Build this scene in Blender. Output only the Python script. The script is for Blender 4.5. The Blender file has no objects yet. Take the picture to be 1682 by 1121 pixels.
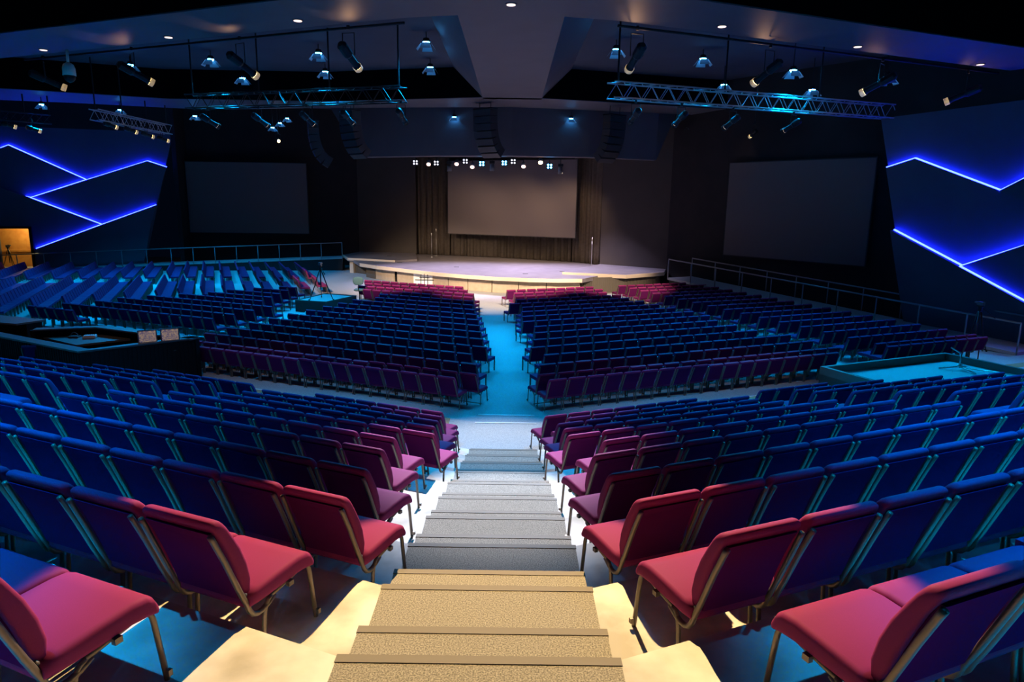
import bpy, bmesh, math, random
from mathutils import Vector, Matrix
random.seed(7)
S = bpy.context.scene
C = S.collection

# ------------------------------------------------------------------ camera
F_PX, PITCH, ROLL, YAW = 1130.27, 0.20243, 0.013643, -0.00057
cam_d = bpy.data.cameras.new('camera'); cam = bpy.data.objects.new('camera', cam_d); C.objects.link(cam)
cam_d.sensor_fit = 'HORIZONTAL'; cam_d.sensor_width = 36.0; cam_d.lens = 36.0 * F_PX / 1682.0
cam_d.clip_start = 0.05; cam_d.clip_end = 300
def _basis():
    cp, sp = math.cos(PITCH), math.sin(PITCH)
    Rz = Matrix.Rotation(YAW, 3, 'Z')
    Fv, U, R = Rz @ Vector((0, cp, -sp)), Rz @ Vector((0, sp, cp)), Rz @ Vector((1, 0, 0))
    cr, sr = math.cos(ROLL), math.sin(ROLL)
    return cr * R + sr * U, cr * U - sr * R, Fv
_R, _U, _F = _basis()
cam.matrix_world = Matrix(((_R[0], _U[0], -_F[0], 0.1346), (_R[1], _U[1], -_F[1], 0.0), (_R[2], _U[2], -_F[2], 2.4286), (0, 0, 0, 1)))
S.camera = cam

# ------------------------------------------------------------------ world, exposure
w = bpy.data.worlds.new('world'); S.world = w; w.use_nodes = True
w.node_tree.nodes['Background'].inputs[0].default_value = (0.02, 0.06, 0.2, 1)
w.node_tree.nodes['Background'].inputs[1].default_value = 0.02
S.view_settings.view_transform = 'Standard'; S.view_settings.look = 'None'
S.view_settings.exposure = 0.0; S.view_settings.gamma = 1.0; S.view_settings.use_curve_mapping = False

# ------------------------------------------------------------------ lights of the house rig
BLUE = (0.0, 0.40, 1.0); CYAN = (0.0, 0.42, 1.0); DEEP = (0.02, 0.12, 1.0)
WARM = (1.0, 0.68, 0.30); WHITE = (0.95, 0.93, 1.0); PEACH = (1.0, 0.74, 0.52); LAV = (0.72, 0.62, 1.0)
def spot(name, loc, target, color, watts, cone, blend=0.3, radius=0.1):
    d = bpy.data.lights.new(name, 'SPOT'); d.energy = watts; d.color = color; d.spot_size = math.radians(cone)
    d.spot_blend = blend; d.shadow_soft_size = radius
    o = bpy.data.objects.new(name, d); C.objects.link(o); o.location = loc
    o.rotation_euler = (Vector(target) - Vector(loc)).to_track_quat('-Z', 'Y').to_euler()
    return o
# blue floods in the ceiling coffers (positions are those of the flood fixtures built below)
BLUES = [(-18.58, 35.42, 8.6), (-13.96, 33.77, 8.6), (-14.21, 38.2, 8.5), (-8.5, 32.06, 8.6), (-9.42, 36.6, 8.6), (-3.47, 29.6, 8.6),
         (-3.95, 35.0, 8.6), (4.32, 30.48, 8.6), (8.37, 32.1, 8.6), (10.4, 35.7, 8.1), (11.8, 30.6, 7.9), (13.9, 33.6, 7.6), (14.6, 28.3, 7.3)]
BLUE_AIM = [(-19, 27, 4200), (-13, 26, 4200), (-15, 31, 4000), (-8, 24, 4200), (-8, 29, 3800), (-2.5, 20, 4600), (-3, 25, 3800), (3.5, 20, 4600), (6, 23, 4200), (6.5, 26, 3000), (10.5, 20, 5200), (7, 25, 0), (11.5, 18.5, 4200)]
for b, (tx, ty, e_) in zip(BLUES, BLUE_AIM):
    if e_: spot('house_flood_light', (b[0], b[1], b[2] - 0.37), (tx, ty, -2.8), BLUE, e_, 88, 0.7, 0.12)
for x, y, z, tx, ty, e_ in ((-25.27, 38.68, 7.1, -24, 37, 5000), (-22.16, 40.64, 7.1, -22, 41, 3800), (-18.65, 42.22, 7.0, -17, 43, 3800)):
    spot('house_flood_light', (x, y, z - 0.37), (tx, ty, -2.8), BLUE, e_, 110, 0.7, 0.12)
# blue wash over the raked seating, from the near coffer above the camera
for x, y, e_ in ((-11.5, 11.5, 6500), (-4.8, 12.2, 6500), (4.8, 12.2, 6500), (11.5, 11.5, 6500), (-6.8, 6.8, 10500), (6.8, 6.8, 10500)):
    spot('house_flood_light', (x, y, 8.6), (x * 1.28, y - 0.8, -1), BLUE, e_, 84, 0.8, 0.10)
for x in (-5.2, 5.2):
    spot('house_flood_light', (x, 3.6, 8.6), (x * 1.40, 2.4, 0.4), BLUE, 9500, 81, 0.35, 0.10)
spot('aisle_spot_light', (0.5, 10.5, 7.2), (0.0, 2.3, 0.2), WARM, 11500, 22.5, 0.10, 0.05)
spot('aisle_spot_light', (0.0, 17.2, 7.2), (0.0, 7.2, -1.2), WHITE, 19000, 20, 0.5, 0.06)
spot('aisle_spot_light', (-0.8, 20.4, 7.2), (0.0, 12.9, -2.7), (1.0, 0.78, 0.52), 7500, 29, 0.8, 0.06)
# warm light skimming the cross aisle and the backs of the last lower row
for x in (-15.5, -11.2, -7.2, -3.4, 3.4, 7.2, 17.2):
    spot('aisle_spot_light', (x * 0.85, 9.6 + 0.3 * abs(x), 8.3), (x, 15.7 + 0.42 * abs(x), -2.4), (1.0, 0.50, 0.22), 650, 23, 0.9, 0.06)
# front of house warm light on the stage and the first rows
for x, y, tx, ty, e, c in ((-9.4, 24.0, -4.5, 40.5, 17000, 31), (-4.9, 22.0, 0.5, 38.5, 17000, 31), (3.8, 22.4, -1, 40.5, 17000, 31), (8.8, 24.6, 4.5, 39.5, 17000, 31), (-13.7, 25.8, -8, 45, 14000, 29)):
    spot('stage_spot_light', (x, y, 6.3), (tx, ty, -2.6), PEACH, e, c, 0.6, 0.08)
for x in (-3.4, 0.0, 3.4):
    spot('stage_wash_light', (x, 45.4 - (x + 6.5) * .157, 4.3), (x * 1.1, 51.0 - x * .35, -1.9), (1.0, 0.66, 0.42), 700, 92, 0.8, 0.1)
# warm spill of the profile spotlights back onto the beam above them
for x, y in ((-17.8, 27.0), (-13.7, 25.7), (-9.1, 23.6), (-4.9, 22.0), (3.72, 22.1), (8.4, 24.3), (13.2, 26.7), (17.6, 28.3)):
    spot('spotlight_spill', (x, y + 0.3, 6.75), (x, y - 1.6, 7.6), (1.0, 0.55, 0.3), 30, 70, 1.0, 0.05)

for x, tx in ((-6, -4.0), (0, 0), (5, 4)):
    spot('stage_top_light', (x * 0.8, 44.0, 4.6), (tx, 43.2, -1.8), LAV, 4000, 96, 0.6, 0.1)

# ------------------------------------------------------------------ helpers
def mat(name, col, rough=0.7, metal=0.0, noise=None, bump=0.0, emit=None, estr=0.0, spec=0.4):
    m = bpy.data.materials.new(name); m.use_nodes = True; nt = m.node_tree; b = nt.nodes['Principled BSDF']
    b.inputs['Base Color'].default_value = (*col, 1); b.inputs['Roughness'].default_value = rough
    b.inputs['Metallic'].default_value = metal; b.inputs['Specular IOR Level'].default_value = spec
    if noise:
        scale, col2, lo, hi, det = noise
        tc = nt.nodes.new('ShaderNodeTexCoord'); n = nt.nodes.new('ShaderNodeTexNoise'); r = nt.nodes.new('ShaderNodeValToRGB')
        n.inputs['Scale'].default_value = scale; n.inputs['Detail'].default_value = det
        r.color_ramp.elements[0].position = lo; r.color_ramp.elements[1].position = hi
        r.color_ramp.elements[0].color = (*col, 1); r.color_ramp.elements[1].color = (*col2, 1)
        nt.links.new(tc.outputs['Object'], n.inputs['Vector']); nt.links.new(n.outputs['Fac'], r.inputs['Fac'])
        nt.links.new(r.outputs['Color'], b.inputs['Base Color'])
        if bump:
            bp = nt.nodes.new('ShaderNodeBump'); bp.inputs['Strength'].default_value = bump; bp.inputs['Distance'].default_value = 0.01
            nt.links.new(n.outputs['Fac'], bp.inputs['Height']); nt.links.new(bp.outputs['Normal'], b.inputs['Normal'])
    if emit:
        b.inputs['Emission Color'].default_value = (*emit, 1); b.inputs['Emission Strength'].default_value = estr
    return m
M = {
 'fabric': mat('burgundy_upholstery', (0.27, 0.033, 0.135), 0.6, noise=(900, (0.225, 0.028, 0.112), 0.4, 0.6, 2), spec=0.03),
 'shell': mat('back_shell_vinyl', (0.09, 0.009, 0.070), 0.7, spec=0.0),
 'frame': mat('bronze_metal_frame', (0.19, 0.155, 0.13), 0.38, 0.55),
 'black': mat('black_metal', (0.02, 0.02, 0.022), 0.45, 0.3),
 'chrome': mat('silver_metal', (0.6, 0.6, 0.6), 0.3, 0.9),
 'truss': mat('aluminium_truss', (0.45, 0.45, 0.46), 0.4, 0.6),
 'dtruss': mat('black_truss', (0.015, 0.015, 0.018), 0.5, 0.3),
 'carpet': mat('speckled_carpet', (0.16, 0.15, 0.13), 0.95, noise=(120, (0.44, 0.405, 0.34), 0.36, 0.66, 3), bump=0.2, spec=0.1),
 'nosing': mat('stair_nosing', (0.20, 0.175, 0.14), 0.8),
 'slab': mat('white_washed_concrete', (0.42, 0.39, 0.34), 0.75, noise=(2.2, (0.74, 0.71, 0.66), 0.35, 0.62, 9), bump=0.05, spec=0.3),
 'floorc': mat('blue_grey_carpet', (0.33, 0.34, 0.35), 0.95, noise=(60, (0.50, 0.51, 0.51), 0.36, 0.64, 3), spec=0.1),
 'warmband': mat('warm_light_band', (0.46, 0.30, 0.17), 0.95, noise=(60, (0.38, 0.24, 0.13), 0.4, 0.6, 3), spec=0.1),
 'white': mat('white_strip', (0.8, 0.8, 0.78), 0.5),
 'wall': mat('dark_wall_paint', (0.030, 0.028, 0.030), 0.85, noise=(0.8, (0.034, 0.031, 0.032), 0.4, 0.6, 2), spec=0.03),
 'panelwall': mat('grey_brown_wall', (0.06, 0.052, 0.046), 0.8, noise=(1.0, (0.068, 0.058, 0.052), 0.3, 0.7, 3), spec=0.15),
 'ledwall': mat('navy_panel_paint', (0.07, 0.10, 0.15), 0.7, noise=(0.7, (0.08, 0.115, 0.17), 0.3, 0.7, 3), spec=0.2),
 'soffit': mat('ceiling_beam_paint', (0.085, 0.082, 0.098), 0.55, noise=(0.9, (0.098, 0.095, 0.112), 0.3, 0.7, 4), spec=0.4),
 'coffer': mat('ceiling_coffer_paint', (0.03, 0.045, 0.07), 0.8, noise=(0.7, (0.038, 0.055, 0.085), 0.3, 0.7, 4)),
 'shadeblack': mat('shade_black', (0.003, 0.003, 0.004), 1.0, spec=0.0),
 'screen': mat('grey_screen_cloth', (0.14, 0.12, 0.115), 0.8, spec=0.1),
 'screenb': mat('screen_border', (0.03, 0.03, 0.03), 0.8),
 'curtain': mat('brown_grey_drape', (0.13, 0.105, 0.085), 0.9, noise=(6, (0.16, 0.13, 0.105), 0.3, 0.7, 4), spec=0.1),
 'deck': mat('stage_deck', (0.17, 0.155, 0.165), 0.5, noise=(1.5, (0.22, 0.20, 0.21), 0.35, 0.65, 5)),
 'lip': mat('stage_edge_wood', (0.60, 0.50, 0.38), 0.5),
 'panel': mat('stage_front_panel', (0.36, 0.29, 0.21), 0.6, noise=(5, (0.42, 0.34, 0.25), 0.3, 0.7, 5)),
 'ribbed': mat('dark_ribbed_panel', (0.10, 0.085, 0.065), 0.7),
 'booth': mat('black_booth_panel', (0.006, 0.006, 0.008), 0.7, spec=0.15),
 'boothtop': mat('dark_booth_top', (0.06, 0.065, 0.075), 0.5),
 'platform': mat('platform_side', (0.10, 0.12, 0.11), 0.7),
 'platcarpet': mat('platform_carpet', (0.38, 0.42, 0.42), 0.95, noise=(70, (0.52, 0.56, 0.55), 0.36, 0.64, 3), spec=0.1),
 'rail': mat('grey_painted_rail', (0.30, 0.31, 0.33), 0.4, 0.5),
 'wood': mat('orange_wood_panel', (0.50, 0.25, 0.07), 0.55, noise=(3, (0.42, 0.19, 0.05), 0.35, 0.65, 6)),
 'ledstrip': mat('blue_led_strip', (0.1, 0.2, 1), 0.5, emit=(0.012, 0.022, 1.0), estr=40.0),
 'warmlens': mat('warm_lamp_lens', (1, 0.8, 0.5), 0.3, emit=(1.0, 0.56, 0.20), estr=30),
 'bluelens': mat('blue_lamp_lens', (0.3, 0.6, 1), 0.3, emit=(0.06, 0.40, 1.0), estr=45),
 'pinklens': mat('dim_lamp_lens', (1, 0.7, 0.6), 0.3, emit=(1.0, 0.62, 0.50), estr=3.0),
 'downlens': mat('downlight_lens', (1, 0.8, 0.7), 0.3, emit=(1.0, 0.72, 0.6), estr=1.6),
 'flap': mat('pale_barn_door', (0.32, 0.36, 0.4), 0.4, 0.2),
 'speaker': mat('black_speaker_grille', (0.035, 0.034, 0.036), 0.6, noise=(40, (0.05, 0.048, 0.05), 0.4, 0.6, 2)),
 'device': mat('dark_grey_plastic', (0.08, 0.09, 0.1), 0.5),
 'paper': mat('pale_plastic', (0.55, 0.6, 0.62), 0.5),
 'teal': mat('teal_seat_fabric', (0.06, 0.14, 0.16), 0.7),
 'domewhite': mat('white_dome_camera', (0.75, 0.7, 0.6), 0.4),
}
def mk(name, bm, m, parent=None, smooth=False):
    me = bpy.data.meshes.new(name); bm.normal_update(); bm.to_mesh(me); bm.free()
    ms = m if isinstance(m, (list, tuple)) else [m]
    for q in ms: me.materials.append(M[q] if isinstance(q, str) else q)
    if smooth:
        for p in me.polygons: p.use_smooth = True
    o = bpy.data.objects.new(name, me); C.objects.link(o)
    if parent: o.parent = parent
    return o
def tag(o, label=None, cat=None, group=None, kind=None):
    if label: o['label'] = label
    if cat: o['category'] = cat
    if group: o['group'] = group
    if kind: o['kind'] = kind
    return o
def empty(name, loc=(0, 0, 0), rz=0.0):
    o = bpy.data.objects.new(name, None); C.objects.link(o); o.location = loc; o.rotation_euler = (0, 0, rz)
    o.empty_display_size = 0.1
    return o
def box(bm, x0, x1, y0, y1, z0, z1, mtx=None, mi=0):
    vs = [bm.verts.new(Vector(p)) for p in ((x0, y0, z0), (x1, y0, z0), (x1, y1, z0), (x0, y1, z0), (x0, y0, z1), (x1, y0, z1), (x1, y1, z1), (x0, y1, z1))]
    if mtx:
        for v in vs: v.co = mtx @ v.co
    for f in ((0, 3, 2, 1), (4, 5, 6, 7), (0, 1, 5, 4), (1, 2, 6, 5), (2, 3, 7, 6), (3, 0, 4, 7)):
        fa = bm.faces.new([vs[i] for i in f]); fa.material_index = mi
    return vs
def prism(bm, pts, z0, z1):
    """vertical prism over plan polygon pts; z0 / z1 numbers"""
    a = [bm.verts.new((x, y, z0)) for x, y in pts]; b = [bm.verts.new((x, y, z1)) for x, y in pts]
    n = len(pts)
    bm.faces.new(a[::-1]); bm.faces.new(b)
    for i in range(n): bm.faces.new((a[i], a[(i + 1) % n], b[(i + 1) % n], b[i]))
def bmprism(pts, z0, z1):
    bm = bmesh.new(); prism(bm, pts, z0, z1); bmesh.ops.recalc_face_normals(bm, faces=bm.faces); return bm
def wallslab(bm, A, B, z0, z1, t):
    """vertical slab from plan point A to B, thickness t to the left-hand side"""
    A, B = Vector(A), Vector(B); d = (B - A).normalized(); n = Vector((-d.y, d.x)) * t
    prism(bm, [A, B, B + n, A + n], z0, z1)
def tube(bm, pts, r, seg=8, cap=True, squash=1.0):
    pts = [Vector(p) for p in pts]; rings = []
    prev = None
    for i, p in enumerate(pts):
        if i == 0: t = pts[1] - p
        elif i == len(pts) - 1: t = p - pts[i - 1]
        else: t = (pts[i + 1] - p).normalized() + (p - pts[i - 1]).normalized()
        t.normalize()
        if prev is None:
            a = Vector((1, 0, 0)) if abs(t.x) < 0.9 else Vector((0, 0, 1))
            u = (a - t * a.dot(t)).normalized()
        else:
            u = (prev - t * prev.dot(t)).normalized()
        prev = u; v = t.cross(u)
        rr = r[i] if isinstance(r, (list, tuple)) else r
        rings.append([bm.verts.new(p + u * (math.cos(2 * math.pi * k / seg) * rr * squash) + v * (math.sin(2 * math.pi * k / seg) * rr)) for k in range(seg)])
    for i in range(len(rings) - 1):
        for k in range(seg):
            bm.faces.new((rings[i][k], rings[i][(k + 1) % seg], rings[i + 1][(k + 1) % seg], rings[i + 1][k]))
    if cap: bm.faces.new(rings[0][::-1]); bm.faces.new(rings[-1])
def bmtube(pts, r, seg=8, squash=1.0):
    bm = bmesh.new(); tube(bm, pts, r, seg, True, squash); return bm
def loft(bm, rings):
    rs = [[bm.verts.new(p) for p in r] for r in rings]; n = len(rs[0])
    for i in range(len(rs) - 1):
        for k in range(n): bm.faces.new((rs[i][k], rs[i][(k + 1) % n], rs[i + 1][(k + 1) % n], rs[i + 1][k]))
    bm.faces.new(rs[0][::-1]); bm.faces.new(rs[-1])
def rrect(hw, hd, r, n=4):
    out = []
    for cx, cy, a0 in ((hw - r, hd - r, 0), (-hw + r, hd - r, 90), (-hw + r, -hd + r, 180), (hw - r, -hd + r, 270)):
        for i in range(n):
            a = math.radians(a0 + 90 * i / (n - 1)); out.append((cx + r * math.cos(a), cy + r * math.sin(a)))
    return out

# ------------------------------------------------------------------ site constants
H, P, Y13, W2, T, TH = 0.29938, 1.10573, 3.99537, 0.67024, 0.426, 0.40263
CT, ST = math.cos(TH), math.sin(TH)
Z0 = -9 * H                 # cross aisle
ZA = -2.76; Z1 = -2.84      # last-row tread, lower floor
WP = 0.5366

# ------------------------------------------------------------------ floors
def chev(side, x0, x1, c0, c1):
    """plan strip |x| in x0..x1, between lines y = c0+T|x| and y = c1+T|x|"""
    p = [(side * x0, c0 + T * x0), (side * x1, c0 + T * x1), (side * x1, c1 + T * x1), (side * x0, c1 + T * x0)]
    return p if side > 0 else p[::-1]
for side in (-1, 1):
    for k in range(-1, 9):
        c1 = Y13 + P * k - T * W2; c0 = c1 - P - (6 if k == -1 else 0.02)
        tag(mk('floor', bmprism(chev(side, W2, 26, c0, c1), Z0 - 0.5, -H * k - (0.0 if k >= 0 else 0)), 'slab'), kind='structure')
cA = 15.14
tag(mk('floor', bmprism([(-30, -4), (30, -4), (30, 3), (-30, 3)], Z0 - 0.6, Z0 - 0.5), 'shadeblack'), kind='structure')
bm = bmesh.new(); prism(bm, [(0, 5)] + [(28, 5), (28, cA + T * 28), (W2, cA + T * W2), (-W2, cA + T * W2), (-28, cA + T * 28), (-28, 5)], Z0 - 0.5, Z0)
tag(mk('floor', bm, 'floorc'), kind='structure')
tag(mk('floor', bmprism([(-45, -4), (45, -4), (45, 60), (-45, 60)], Z1 - 0.3, Z1), 'floorc'), kind='structure')
bm = bmesh.new()
for side in (-1, 1): prism(bm, chev(side, 0, 20, cA - 0.3, cA + 1.05), Z1 - 0.1, ZA)
bmesh.ops.recalc_face_normals(bm, faces=bm.faces)
tag(mk('floor', bm, 'floorc'), kind='structure')
n_trim = 0
for side in (-1, 1):
    n_trim += 1
    tag(mk('trim_%d' % n_trim, bmprism(chev(side, 1.3, 19.5, cA - 0.42, cA + 0.0), Z0 - 0.04, Z0 + 0.004), 'warmband'), kind='structure')  # brown colour paints the warm light left where chairs block the blue
for a, b, y, z in ((-0.70, 0.74, cA + T * W2 - 0.02, Z0), (-0.66, 0.72, cA + T * W2 + 0.78, ZA)):
    n_trim += 1
    tag(mk('trim_%d' % n_trim, bmprism([(a, y - 0.05), (b, y - 0.05), (b, y), (a, y)], z - 0.02, z + 0.012), 'white'), kind='structure')
for side in (-1, 1):
    n_trim += 1
    a, b = (6.5, 9.0) if side > 0 else (6.0, 9.2)
    tag(mk('trim_%d' % n_trim, bmprism(chev(side, a, b, cA - 0.055, cA - 0.01), Z0 - 0.02, Z0 + 0.01), 'white'), kind='structure')

# aisle stairs: every row is a long tread level with the row and a short half step
st = tag(empty('aisle_stairs', (0, 3.0, 0)), 'carpeted centre stairs with brown nosings running down between the raked seats', 'stairs')
def step(y0, y1, z):
    o = mk('step', bmprism([(-W2, y0 - 0.004), (W2, y0 - 0.004), (W2, y1), (-W2, y1)], z - 0.35, z), 'carpet', st)
    o.location = (0, -3.0, 0)
    n = mk('nosing', bmprism([(-W2 - .004, y1 - 0.045), (W2 + .004, y1 - 0.045), (W2 + .004, y1 + 0.012), (-W2 - .004, y1 + 0.012)], z - 0.035, z + 0.004), 'nosing', o)
    return o
hs = 0.599 * P
for k in range(-1, 9):
    ye = Y13 + k * P
    if k < 8: step(ye, ye + P - hs, -H * k - H / 2)
    step(ye - hs, ye, -H * k)
step(Y13 + 8 * P, Y13 + 8 * P + 0.42, -H * 8 - H / 2)
step(-4.0, Y13 - 2 * P + P - hs, H * 1.5)

# ------------------------------------------------------------------ chairs
def seat_bm():
    bm = bmesh.new(); rings = []
    prof = [(-0.475, 0.395, 0.012), (-0.470, 0.418, 0.034), (-0.40, 0.424, 0.046), (-0.25, 0.430, 0.050), (-0.10, 0.436, 0.050), (-0.03, 0.430, 0.050), (0.002, 0.418, 0.044), (0.020, 0.398, 0.028), (0.022, 0.38, 0.012)]
    for y, zc, ht in prof:
        r = min(ht * 0.9, 0.028); hw = 0.262 if ht > 0.02 else 0.25
        rings.append([(px, y, zc - 0.028 + pz) for px, pz in rrect(hw, ht, r)])
    loft(bm, rings); bmesh.ops.recalc_face_normals(bm, faces=bm.faces); return bm
def back_bm():
    bm = bmesh.new(); rings = []
    #        z,    y centre, half thick, half width
    for z, y, ht, hw in ((0.405, -0.452, 0.012, 0.212), (0.415, -0.450, 0.026, 0.222), (0.50, -0.462, 0.042, 0.232), (0.60, -0.490, 0.046, 0.238), (0.70, -0.528, 0.044, 0.243), (0.79, -0.570, 0.038, 0.245), (0.845, -0.602, 0.038, 0.246), (0.870, -0.616, 0.036, 0.243), (0.888, -0.625, 0.032, 0.235), (0.900, -0.631, 0.022, 0.222), (0.904, -0.633, 0.010, 0.208)):
        rings.append([(px, y + py, z) for px, py in rrect(hw, ht, min(0.022, ht * 0.9))])
    loft(bm, rings); bmesh.ops.recalc_face_normals(bm, faces=bm.faces); return bm
def shell_bm():
    bm = bmesh.new(); rings = []
    for z, y, hw in ((0.415, -0.490, 0.205), (0.50, -0.512, 0.210), (0.60, -0.543, 0.212), (0.70, -0.580, 0.213), (0.79, -0.616, 0.214), (0.842, -0.645, 0.214)):
        rings.append([(px, y + py, z) for px, py in rrect(hw, 0.012, 0.008, 3)])
    loft(bm, rings); bmesh.ops.recalc_face_normals(bm, faces=bm.faces); return bm
def arc(p0, p1, p2, n=4):
    out = []
    for i in range(n + 1):
        t = i / n; out.append(tuple((1 - t) ** 2 * a + 2 * t * (1 - t) * b + t * t * c for a, b, c in zip(p0, p1, p2)))
    return out
SX = 0.238
def parts_for_chair():
    L = []
    L.append(('seat', seat_bm(), 'fabric', True)); L.append(('backrest', back_bm(), 'fabric', True)); L.append(('back_panel', shell_bm(), 'shell', False))
    for s in (-1, 1):
        x = SX * s
        L.append(('leg', bmtube([(x, 0.045, 0.0), (x, 0.005, 0.31)] + arc((x, 0.0, 0.335), (x, -0.01, 0.385), (x, -0.065, 0.378), 3), 0.0135), 'frame', True))
        L.append(('leg', bmtube(arc((x, -0.30, 0.337), (x, -0.352, 0.325), (x, -0.36, 0.25), 3) + [(x, -0.372, 0.12), (x, -0.39, 0.0)], 0.0135), 'frame', True))
        L.append(('back_upright', bmtube(arc((x, -0.28, 0.330), (x, -0.44, 0.225), (x, -0.475, 0.375), 6) + [(x, -0.52, 0.48), (x, -0.598, 0.68), (x * 0.975, -0.653, 0.815), (x * 0.965, -0.664, 0.84)], 0.0155), 'frame', True))
    bm = bmesh.new()
    for s in (-1, 1): tube(bm, [(SX * s, -0.06, 0.378), (SX * s, -0.305, 0.337)], 0.0135)
    tube(bm, [(-SX, -0.09, 0.366), (SX, -0.09, 0.366)], 0.011, 6); tube(bm, [(-SX, -0.28, 0.334), (SX, -0.28, 0.334)], 0.011, 6)
    tube(bm, [(-SX, -0.478, 0.430), (SX, -0.478, 0.430)], 0.011, 6)
    L.append(('seat_frame', bm, 'frame', True))
    bm = bmesh.new(); tube(bm, [(-WP / 2, -0.385, 0.045), (WP / 2, -0.385, 0.045)], 0.012, 6)
    L.append(('ganging_bar', bm, 'frame', True))
    bm = bmesh.new()
    for s in (-1, 1):
        box(bm, s * 0.262 - 0.012, s * 0.262 + 0.012, -0.20, -0.165, 0.335, 0.362); box(bm, s * 0.262 - 0.009, s * 0.262 + 0.009, 0.028, 0.05, 0.03, 0.06)
    L.append(('ganging_bracket', bm, 'frame', False))
    return L
CH_PARTS = []
for nm, bm, m, sm in parts_for_chair():
    me = bpy.data.meshes.new(nm); bm.to_mesh(me); bm.free(); me.materials.append(M[m])
    if sm:
        for p in me.polygons: p.use_smooth = True
    CH_PARTS.append((nm, me))
def make_chair(x, y, z, rz, label, group):
    r = empty('padded_chair', (x, y, z), rz); tag(r, label, 'chair', group)
    for nm, me in CH_PARTS:
        o = bpy.data.objects.new(nm, me); C.objects.link(o); o.parent = r
    return r

# seating plan -------------------------------------------------------
seats = []     # (x, y, z, rz, area, side, row, index)
RX = {-1: 1.26, 0: .86, 1: .66, 2: .66, 3: .69, 4: .96, 5: .63, 6: .67, 7: .65, 8: 0.92, 9: .56}
LX = {-1: 1.38, 0: .99, 1: .61, 2: .74, 3: .85, 4: .94, 5: .60, 6: .73, 7: .80, 8: .86, 9: .98}
DY = {-1: 0, 0: 0, 1: 0, 2: .03, 3: .12, 4: .15, 5: .2, 6: .22, 7: .25, 8: .28, 9: .34}
BOOTH = [(-8.85, 19.35), (-11.1, 17.3), (-19.5, 21.9), (-20.5, 24.5), (-14.9, 22.3), (-12.56, 21.2)]
RPLAT = [(8.88, 18.96), (13.72, 21.08), (15.6, 17.0), (10.75, 14.88)]
MPLAT = [(-10.01, 31.86), (-8.46, 31.45), (-7.2, 34.4), (-9.2, 35.0)]
def inside(poly, x, y, m=0.0):
    cx = sum(p[0] for p in poly) / len(poly); cy = sum(p[1] for p in poly) / len(poly)
    c = False; n = len(poly)
    pp = [(cx + (p[0] - cx) * (1 + m), cy + (p[1] - cy) * (1 + m)) for p in poly]
    for i in range(n):
        (x0, y0), (x1, y1) = pp[i], pp[(i + 1) % n]
        if (y0 > y) != (y1 > y) and x < (x1 - x0) * (y - y0) / (y1 - y0) + x0: c = not c
    return c
def add_row(area, side, row, xs, xe, yfun, z, wp=WP, ang=TH, i0=0):
    i = 0; x = xs + wp / 2 * math.cos(ang)
    while x + wp / 2 * math.cos(ang) <= xe + 0.12:
        y = yfun(x)
        seats.append((side * x, y, z, side * ang, area, side, row, i)); i += 1; x += wp * math.cos(ang)
for side in (-1, 1):
    X0 = RX if side > 0 else LX
    for k in range(-1, 10):
        z = -H * k if k < 9 else Z0
        yf = lambda x, k=k: 3.55 + P * k + T * (x - .86) + DY[k]
        y0 = yf(3.0)
        fr = 0.76 * (y0 + 1.5) + 1.0
        bound = 5.6 - 0.2 * (y0 - 8.0)
        if side > 0 and k >= 8: bound = 4.75 if k == 8 else 4.35
        if side < 0 and k >= 8: bound = 4.82 if k == 8 else 4.3
        if k < 2: bound = 7.2
        add_row('upper', side, k, X0[k], bound, yf, z)
        if k < 2: add_row('outer', side, k, bound + 1.15, 15.5, yf, z)
        if k >= 2:
            xs2 = bound + 1.15 + (0.1 if k >= 8 else 0)
            if side > 0: lim = {9: 7.75, 8: 8.4, 7: 9.3, 6: 10.2, 5: 14.5, 4: 16.0, 3: 16.0, 2: 15.5}[k]
            else: lim = {9: 8.6, 8: 9.6, 7: 10.8, 6: 12.6, 5: 14.0, 4: 15.0, 3: 16.0, 2: 15.5}[k]
            add_row('upper2', side, k, xs2, lim, yf, z)
# two chairs beyond the right platform
add_row('upper3', 1, 9, 16.1, 17.6, lambda x: 19.6 + T * (x - 16.1), Z0)
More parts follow.
